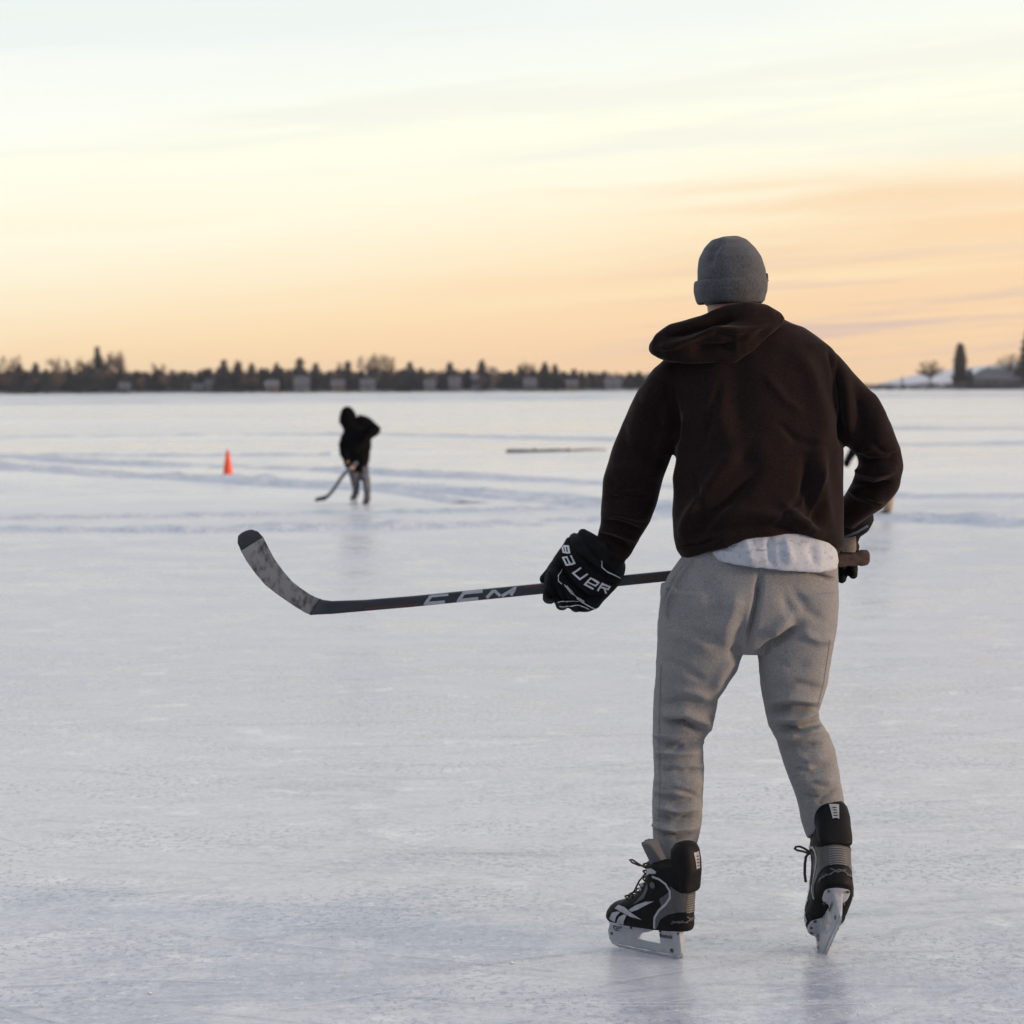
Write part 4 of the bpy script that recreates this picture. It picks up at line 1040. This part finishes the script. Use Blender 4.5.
kid(360, 505, 'small skater in black hooded jacket leaning over a stick beyond the orange cone', Zk, None,
    [[(345, 406.5, 350, 405.5, .05), (341.5, 410.5, 353.5, 409, .10), (339.5, 416, 355.5, 414, .12), (339, 422, 357, 420, .12), (342, 427, 360, 425, .12), (344, 432, 368, 428, .14), (343, 440, 371, 437, .15), (341.5, 450, 371.5, 448, .15), (343, 460, 369.5, 459, .145), (346, 468, 367, 470, .13), (350, 471, 366, 474, .11)],
     [(358, 414, 360, 430, .09), (366, 416, 366, 432, .085), (374, 421, 371, 434, .075), (379, 426, 373, 434, .06, -.06), (376, 432, 369, 436, .055, -.14), (370, 438, 363, 442, .05, -.22), (360, 452, 354, 450, .045, -.26)],
     [(348, 430, 344, 444, .08), (345, 442, 342, 456, .07, -.08), (350, 460, 345, 466, .05, -.18)]],
    [[(348, 462, 361, 464, .11), (348, 470, 359.5, 472, .10), (350, 478, 359.5, 479, .085), (352, 485, 359.5, 486, .07, .08), (353.5, 493, 359, 493, .055, .14)],
     [(356, 463, 368, 466, .11), (360, 474, 369.5, 475, .095), (362.3, 483, 370.2, 483, .08), (363.8, 491, 370.6, 491, .065), (364.6, 498, 370.2, 498, .055)]],
    [(356, 492, 354.5, 496.5, .16), (367.2, 497, 367, 500.5, 0)],
    [(347.5, 415), ((356, 464), -.18, (353, 470), -.2), ((353, 465), -.2, (349, 469), -.22)], M_['denim'],
    [(356, 463), (348, 470), (341, 478), (334, 489), (328.5, 495.5), (325, 498), (317, 499.5)], 'thin grey hockey stick held by the small skater in the black jacket')
Zk2 = G(886, 516).y
kid(884, 516, 'skater in tan trousers mostly hidden behind the near skater’s right arm'.replace('’', "'"), Zk2, None,
    [[(862, 419, 872, 418, .07), (859, 426, 876, 425, .10), (860, 433, 880, 432, .11), (858, 440, 888, 438, .14), (857, 450, 891, 449, .15), (858, 460, 891, 460, .15), (862, 470, 890, 471, .145), (866, 478, 890, 480, .13)],
     [(862, 434, 868, 446, .08), (856, 440, 862, 452, .07, -.05), (850, 447, 855, 456, .055, -.1), (846, 456, 851, 461, .05, -.15), (843, 462, 848, 468, .045, -.18)]],
    [[(866, 474, 880, 475, .11), (862, 482, 875, 485, .09, .1), (862, 492, 872, 492, .075, .2), (863, 500, 870, 500, .06, .25)],
     [(877, 474, 891, 475, .11), (880, 484, 893, 485, .09), (882, 494, 894, 494, .075), (882.5, 502, 893.5, 502, .07), (883, 510, 892.5, 510, .06)]],
    [(867, 500, 866, 503, .27), (887.5, 509, 886, 511.5, 0)],
    [(867, 427), ((848, 459), -.18, (847, 462), -.19)], M_['khaki'])

# ================================================================== far shore
SH = 900.0
def shore_pt(x, d=0.0):   # x pixel at distance SH+d on the land
    p = ray(x, 392); k = (SH + d) / p.y; return Vector((p.x * k, SH + d, 0))
def land(name, x0, x1, hfun, mat_, d0, d1, nx=120, ny=14):
    V = []; F = []
    for i in range(nx + 1):
        for j in range(ny + 1):
            x = x0 + (x1 - x0) * i / nx; d = d0 + (d1 - d0) * j / ny
            p = shore_pt(x, d); p.z = hfun(x, j / ny); V.append(p)
    for i in range(nx):
        for j in range(ny): F.append([i * (ny + 1) + j, (i + 1) * (ny + 1) + j, (i + 1) * (ny + 1) + j + 1, i * (ny + 1) + j + 1])
    return tag(link(name, mesh_from(V, F), mat_), kind='structure')
land('far_shore', -400, 1500, lambda x, v: -0.05 + 1.3 * min(1, v * 6) + .4 * noise.noise(Vector((x * .03, v * 4, 2))) * min(1, v * 6), M_['landsnow'], 0, 240)
def hillf(x, v):
    t = (x - 855) / 225.0
    if t < 0: return -1
    prof = math.sin(math.pi * min(1, t * .62 + .0)) ** .9 if t < 1.6 else 0
    return -1 + 18.5 * prof * math.sin(math.pi * min(1, max(0, v))) ** .8 + 1.0 * noise.noise(Vector((x * .02, v * 5, 4)))
land('hill', 840, 1230, hillf, M_['hill'], 260, 900, 140, 24)

# --- tree prototypes (metres)
def leafclump(c, r, n, rng):
    V = []; F = []
    for _ in range(n):
        p = c + Vector((rng.gauss(0, r * .5), rng.gauss(0, r * .5), rng.gauss(0, r * .35)))
        s = r * rng.uniform(.35, .7); a = Vector((rng.uniform(-1, 1), rng.uniform(-1, 1), rng.uniform(-.5, .5))).normalized(); b = a.cross(Vector((rng.uniform(-1, 1), rng.uniform(-1, 1), 1))).normalized()
        i = len(V); V += [p - a * s - b * s * .4, p + a * s - b * s * .3, p + b * s * .6]; F.append([i, i + 1, i + 2])
    return V, F
def conifer_mesh(h, rad, seed, n=420, columnar=False):
    rng = random.Random(seed); parts = []
    for _ in range(n):
        t = rng.random() ** (0.85); zc = h * (.06 + .94 * t)
        if columnar: rr = rad * (.52 + .48 * (1 - t)) * min(1, (1.03 - t) * 7.0) ** .6 * (.82 + .18 * math.sin(zc * 1.7 + seed) * math.sin(zc * .9))
        else: rr = rad * ((1 - t) ** .85 + .03) * (.75 + .35 * math.sin(zc * 2.3 + seed))
        a = rng.uniform(0, 2 * math.pi); q = rr * math.sqrt(rng.uniform(.15, 1))
        parts.append(leafclump(Vector((math.cos(a) * q, math.sin(a) * q, zc - .12 * q)), .42 + .36 * (1 - t) * rad / 2.5, 4, rng))
    return mesh_from(*merge(parts), False)
def trunk_mesh(h, r):
    return mesh_from(*capsule([(0, 0, -.3), (0, 0, h * .5), (0.05, 0, h * .97)], [r, r * .7, r * .15], 7))
def bare_mesh(h, rad, seed, depth=5, spread=1.0, tw=.05, trunk=.22):
    rng = random.Random(seed); T = []; B = []
    dome_ = True
    def br(p, d, L_, r, lev):
        q = p + d * L_
        (T if lev < 2 else B).append(capsule([p, p.lerp(q, .5) + Vector((rng.gauss(0, .04), rng.gauss(0, .04), 0)) * L_, q], [r, r * .85, r * .7], 4 if lev > 1 else 6))
        if lev >= depth: return
        for k in range(5 if lev == 0 else 3 if lev < 3 else 2 + (rng.random() < .6)):
            e = (d + Vector((rng.gauss(0, .55), rng.gauss(0, .55), rng.gauss(.12, .35))) * spread).normalized()
            br(p.lerp(q, rng.uniform(.55, 1)), e, L_ * rng.uniform(.62, .85), max(tw, r * .62), lev + 1)
    br(Vector((0, 0, -.2)), Vector((0, 0, 1)), h * .26, trunk, 0)
    tv, tf = merge(T); bv_, bf = merge(B)
    zmax = max(v.z for v in bv_); xm = max(max(abs(v.x), abs(v.y)) for v in bv_)
    sx = rad / xm; sz = h / zmax
    f = lambda vs: [Vector((v.x * sx, v.y * sx, v.z * sz)) for v in vs]
    return mesh_from(f(tv), tf), mesh_from(f(bv_), bf)
CON = [(conifer_mesh(10, 2.6, s, 560), trunk_mesh(10, .18)) for s in range(4)]
BARE = [bare_mesh(10, 3.0, 20 + s, 5, .95, .05) for s in range(3)]
for c, t in CON: c.materials.append(M_['needles']); t.materials.append(M_['bark'])
for t, c in BARE: t.materials.append(M_['bark']); c.materials.append(M_['twigs'])
def plant(name, label, pos, sc3, trunk, crown, group=None, rot=0.0):
    t = thing(name, label, 'tree', pos, group); t.scale = sc3; t.rotation_euler = (0, 0, rot)
    for nm, me in (('trunk', trunk), ('crown', crown)):
        o = bpy.data.objects.new(nm, me); COL.objects.link(o); o.parent = t
    return t
mpx = lambda d: (SH + d) / FPX
rng = random.Random(5)
GC = 'conifers in the far shore wood'; GB = 'bare trees in the far shore wood'
def tree_at(x, ytop, kind, d=12, wk=1.0, label=None, group=None, name=None):
    base = shore_pt(x, d); base.z = 1.0
    shore_y = 394.3 - x * .0047
    h = (shore_y - ytop) * mpx(d) - .4
    if kind == 'c':
        c, t = CON[rng.randrange(4)]; plant(name or 'conifer', label or 'dark conifer in the wooded far shore left of the skater', base, (h / 10 * wk, h / 10 * wk, h / 10), t, c, group if label else GC, rng.uniform(0, 6))
    else:
        t, c = BARE[rng.randrange(3)]; plant(name or 'bare_tree', label or 'leafless brownish tree in the wooded far shore left of the skater', base, (h / 10 * wk, h / 10 * wk, h / 10), t, c, group if label else GB, rng.uniform(0, 6))
# the ones that stand out
tree_at(10, 355, 'b', 20, 1.25, 'tall leafless tree at the far left end of the wooded shore'); tree_at(57, 357, 'b', 20, 1.1); tree_at(74, 359, 'b', 16, 1.1); tree_at(113, 350, 'b', 20, 1.1); tree_at(120, 354, 'b', 22, 1.0); tree_at(88, 357, 'b', 25, 1.3); tree_at(104, 354, 'b', 25, 1.2)
tree_at(98, 349, 'c', 22, .95, 'tallest slender conifer on the wooded far shore, among bare trees')
for x, y in ((224, 362), (238, 364), (252, 365), (277, 365), (316, 365), (348, 363), (410, 364), (450, 364), (300, 360), (482, 362), (545, 364), (555, 366), (36, 365), (20, 366)): tree_at(x, y, 'c', 8, 1.6)
for x, y in ((366, 355), (377, 353), (388, 356), (522, 361), (528, 363), (345, 362), (160, 363), (238, 360)): tree_at(x, y, 'b', 22, 1.1)
HL = [(213, 2, 8, 3, 3, 'wallpale', 'roofsnow', 'pale gabled house left of the tall dark conifers on the far shore'),
      (240, 3, 7, 2.6, 2.4, 'wallgrey', 'roofsnow', 'small grey house with whitish roof between dark conifers on the far shore'),
      (272, 1, 8, 2.8, 2.6, 'wallwarm', 'roof', 'tan walled house on the shore left of the black clad skater'),
      (302, 2, 9, 3.2, 3.2, 'wallpale', 'roofsnow', 'larger pale house under the thick conifer left of the black clad skater'),
      (368, 2, 8, 3, 3.0, 'wallpale', 'roofsnow', 'bluish pale house below the bare treetops, right of the black clad skater'),
      (402, 3, 9, 2.6, 2.6, 'wallwarm', 'roofsnow', 'low tan house right of the bare treetop clump on the far shore'),
      (455, 2, 8, 2.6, 3.0, 'wallwarm', 'roofsnow', 'tan house with pale roof midway between the two skaters on the far shore'),
      (476, 6, 5, 6.0, 2.0, 'wallpale', 'roof', 'tall narrow pale house among the conifers on the far shore'),
      (613, 3, 9, 2.8, 2.6, 'wallpale', 'roofsnow', 'pale house near the right end of the wooded shore beside the hoodie'),
      (125, 2, 8, 2.2, 2.0, 'wallgrey', 'roofsnow', 'low grey house under the tall bare trees on the left shore'),
      (30, 2, 8, 2.6, 2.4, 'wallgrey', 'roofsnow', 'grey house low among trees at the far left of the shore'),
      (338, 2, 7, 2.6, 2.4, 'wallwarm', 'roofsnow', 'tan house on the shore just above the black hooded skater'),
      (430, 2, 8, 2.4, 2.4, 'wallpale', 'roofsnow', 'low pale house between the two tan houses on the far shore'),
      (530, 2, 9, 2.6, 2.8, 'wallgrey', 'roofsnow', 'grey house with whitish roof, right of the tall narrow house'),
      (572, 2, 7, 2.6, 2.4, 'wallwarm', 'roofsnow', 'small tan house near the right end of the wooded shore'),
      (198, 1, 6, 1.8, 1.6, 'wallpale', 'roofsnow', 'little pale boathouse at the ice edge, left part of the shore')]
n = 0
for row, d in enumerate((4, 14, 26, 40)):
    x = -60.0
    while x < 690:
        top = 371.5 - 2.5 * noise.noise(Vector((x * .02, row, 3))) + rng.uniform(-1.5, 3.0) + (2.5 if x > 560 else 0) + (4 if row == 0 else 0)
        if row == 0 and (rng.random() < .25 or min(abs(x - h_[0]) for h_ in HL) < 3.5): x += 7; continue
        tree_at(x, top, 'b' if rng.random() < .42 else 'c', d, rng.uniform(1.5, 2.4))
        x += rng.uniform(7.5, 13.0); n += 1
# undergrowth of the wood, one mass
rngu = random.Random(9); parts = []
for k in range(7000):
    x = rngu.uniform(-70, 700); d = rngu.uniform(26, 75); p = shore_pt(x, d); p.z = 1 + rngu.random() ** 1.15 * 8.6 * (.8 if x > 560 else 1) * (.9 + .25 * noise.noise(Vector((x * .06, 3, 1))))
    parts.append(leafclump(p, rngu.uniform(1.0, 1.9), 4, rngu))
tag(link('undergrowth', mesh_from(*merge(parts), False), M_['brush']), kind='stuff')

# --- houses among the trees
def house(x, d, wd, wall_h, roof_h, wallm, roofm, label, z0=1.0, name='house', group=None, chim=True, hip=0):
    b = shore_pt(x, d); b.z = z0
    t = thing(name, label, 'house', b, group)
    hw = wd / 2; dp = wd * .35
    def bx(x0, x1, y0, y1, za, zb):
        V = [Vector((a, c, e)) for e in (za, zb) for a, c in ((x0, y0), (x1, y0), (x1, y1), (x0, y1))]
        return V, [[3, 2, 1, 0], [4, 5, 6, 7], [0, 1, 5, 4], [1, 2, 6, 5], [2, 3, 7, 6], [3, 0, 4, 7]]
    me = mesh_from(*bx(-hw, hw, -dp, dp, -.5, wall_h), False)
    # gable ends
    V = [v.co.copy() for v in me.vertices]; F = [list(p.vertices) for p in me.polygons]
    i = len(V); V += [Vector((-hw, 0, wall_h + roof_h)), Vector((hw, 0, wall_h + roof_h))]; F += [[4, i, 7], [5, 6, i + 1]] if not hip else []
    o = link('wall', mesh_from(V, F, False), wallm, t)
    e = .4; th = .22
    V = []; F = []
    for s in (-1, 1):
        k = len(V)
        y0 = s * (dp + e); zr = wall_h - roof_h * e / dp
        for dz in (0.02, th):
            V += [Vector((-hw - e, y0, zr + dz)), Vector((hw + e, y0, zr + dz)), Vector((hw + e - hip, 0, wall_h + roof_h + dz)), Vector((-hw - e + hip, 0, wall_h + roof_h + dz))]
        F += [[k, k + 1, k + 2, k + 3], [k + 7, k + 6, k + 5, k + 4], [k, k + 1, k + 5, k + 4], [k + 1, k + 2, k + 6, k + 5], [k + 3, k, k + 4, k + 7]]
    if hip:
        for sx in (0, 1): F.append([4 + (1 if sx else 0), 12 + (1 if sx else 0), 6 if sx else 7])
    r = link('roof', mesh_from(V, F, False), roofm, t)
    if chim: link('chimney', mesh_from(*bx(-hw * .2 - .5, -hw * .2 + .5, -.4, .4, wall_h + roof_h * .5, wall_h + roof_h + 1.1), False), M_['wallgrey'], r)
    nwin = 3 if wd < 14 else 5
    for k in range(nwin):
        cx = -hw + wd * (k + .5) / nwin; isd = (k == 1)
        link('door' if isd else 'window', mesh_from(*bx(cx - .55, cx + .55, -dp - .06, -dp + .05, .0 if isd else wall_h * .4, wall_h * .75), False), M_['window'], t)
    return t
for x, d, wd, wh, rh, a, b, lab in HL: house(x, d - 0.5 + 6 * ((x * 7) % 3 == 0), wd * (.55 + .06 * (x % 5)), wh * .85, rh * (.7 + .12 * (x % 4)), M_[a], M_[b], lab)

# --- right shore
house(993, 12, 20, 3.6, 4.2, M_['wallgrey'], mat('grey_shingle', (.11, .12, .14), .85, var=.25, vscale=.5), 'long grey house with low grey roof on the right shore', hip=6)
def dome_mesh(h, rad, zlow, seed, nl=26, ns=34):
    """leafless tree with a rounded fan of limbs and fine twigs"""
    rng = random.Random(seed); T = [capsule([(0, 0, -.3), (0.05, 0, zlow * .8), (0, .05, zlow * 1.25)], [.42, .34, .3], 8)]; B = []
    cz = zlow + (h - zlow) * .30
    def surf(k):
        a = rng.uniform(0, 2 * math.pi); e = math.asin(rng.uniform(-.25, 1))
        return Vector((math.cos(a) * math.cos(e) * rad * k, math.sin(a) * math.cos(e) * rad * k, cz + math.sin(e) * (h - cz) * k))
    st = Vector((0, 0, zlow))
    for i in range(nl):
        q = surf(rng.uniform(.75, .98)); m = st.lerp(q, .5) + Vector((0, 0, .5))
        T.append(capsule([st + Vector((0, 0, rng.uniform(-.4, .5))), m, q], [.16, .10, .045], 5))
        for k in range(ns):
            t = rng.uniform(.25, 1); p = st.lerp(m, t * 2) if t < .5 else m.lerp(q, t * 2 - 1)
            e = (q - st).normalized() + Vector((rng.gauss(0, .7), rng.gauss(0, .7), rng.gauss(.15, .5)))
            r = p + e.normalized() * rng.uniform(.8, 2.0)
            d = Vector((r.x / rad, r.y / rad, (r.z - cz) / (h - cz)))
            if d.length > 1.06: r = Vector((d.x / d.length * rad, d.y / d.length * rad, cz + d.z / d.length * (h - cz)))
            B.append(capsule([p, r], [.05, .032], 3))
    return mesh_from(*merge(T)), mesh_from(*merge(B), False)
t, c = dome_mesh(11.0, 7.2, 3.6, 77); t.materials.append(M_['bark']); c.materials.append(M_['twigs'])
t2, c2 = dome_mesh(13.5, 8.5, 4.5, 78); t2.materials.append(M_['bark']); c2.materials.append(M_['twigs'])
b_ = shore_pt(930, 20); b_.z = 1
plant('bare_tree', 'round crowned leafless tree standing alone on the right shore', b_, (1, 1, 1.1), t, c)
b_ = shore_pt(1009, 24); b_.z = 1
plant('bare_tree', 'spreading leafless tree behind the long grey house', b_, (1, 1, 1.1), t2, c2)
c3 = conifer_mesh(19, 4.1, 91, 2600, True); c3.materials.append(M_['needles2']); t3 = trunk_mesh(18, .35); t3.materials.append(M_['bark'])
b_ = shore_pt(960, 14); b_.z = .8
plant('columnar_tree', 'tall dark columnar tree on the right shore beside the grey house', b_, (1, 1, 1), t3, c3)
c4 = conifer_mesh(23, 6.5, 92, 3000); c4.materials.append(M_['needles2'])
b_ = shore_pt(1027, 16); b_.z = .8
plant('conifer', 'large dark conifer at the right edge of the photo', b_, (1, 1, 1.1), t3, c4)
for x, hh, wk, lab in ((970, 8.0, 1.6, 'low dark conifer right of the columnar tree'), (1016, 9, 1.5, 'dark conifer at the right end of the grey house'), (902, 5.2, .5, 'small dark shrub standing on the snowy bank below the hill')):
    c, t = CON[1]; b_ = shore_pt(x, 8); b_.z = .8
    plant('conifer' if hh > 6 else 'shrub', lab, b_, (hh / 10 * wk, hh / 10 * wk, hh / 10), t, c)
parts = []
for k in range(1800):
    x = rngu.uniform(845, 1100); d = rngu.uniform(1, 10); p = shore_pt(x, d); p.z = .5 + rngu.random() * (1.9 + .9 * noise.noise(Vector((x * .05, 0, 7))) + (.8 if x > 940 else 0))
    parts.append(leafclump(p, rngu.uniform(.6, 1.1), 4, rngu))
tag(link('shore_brush', mesh_from(*merge(parts), False), M_['brush']), kind='stuff')

# ================================================================== thin cold air over the lake
V = [Vector((x, y, z_)) for z_ in (-2.5, 30) for x, y in ((-1230, -80), (1230, -80), (1230, 2240), (-1230, 2240))]
hz = mesh_from(V, [[3, 2, 1, 0], [4, 5, 6, 7], [0, 1, 5, 4], [1, 2, 6, 5], [2, 3, 7, 6], [3, 0, 4, 7]], False)
hm_ = bpy.data.materials.new('thin_haze'); hm_.use_nodes = True
n_t = hm_.node_tree; n_t.nodes.clear()
o_ = n_t.nodes.new('ShaderNodeOutputMaterial'); pv = n_t.nodes.new('ShaderNodeVolumePrincipled')
pv.inputs['Color'].default_value = (0.80, 0.84, 0.92, 1); pv.inputs['Density'].default_value = 0.00010; pv.inputs['Anisotropy'].default_value = 0.2
n_t.links.new(pv.outputs[0], o_.inputs['Volume'])
tag(link('haze', hz, hm_), kind='stuff')
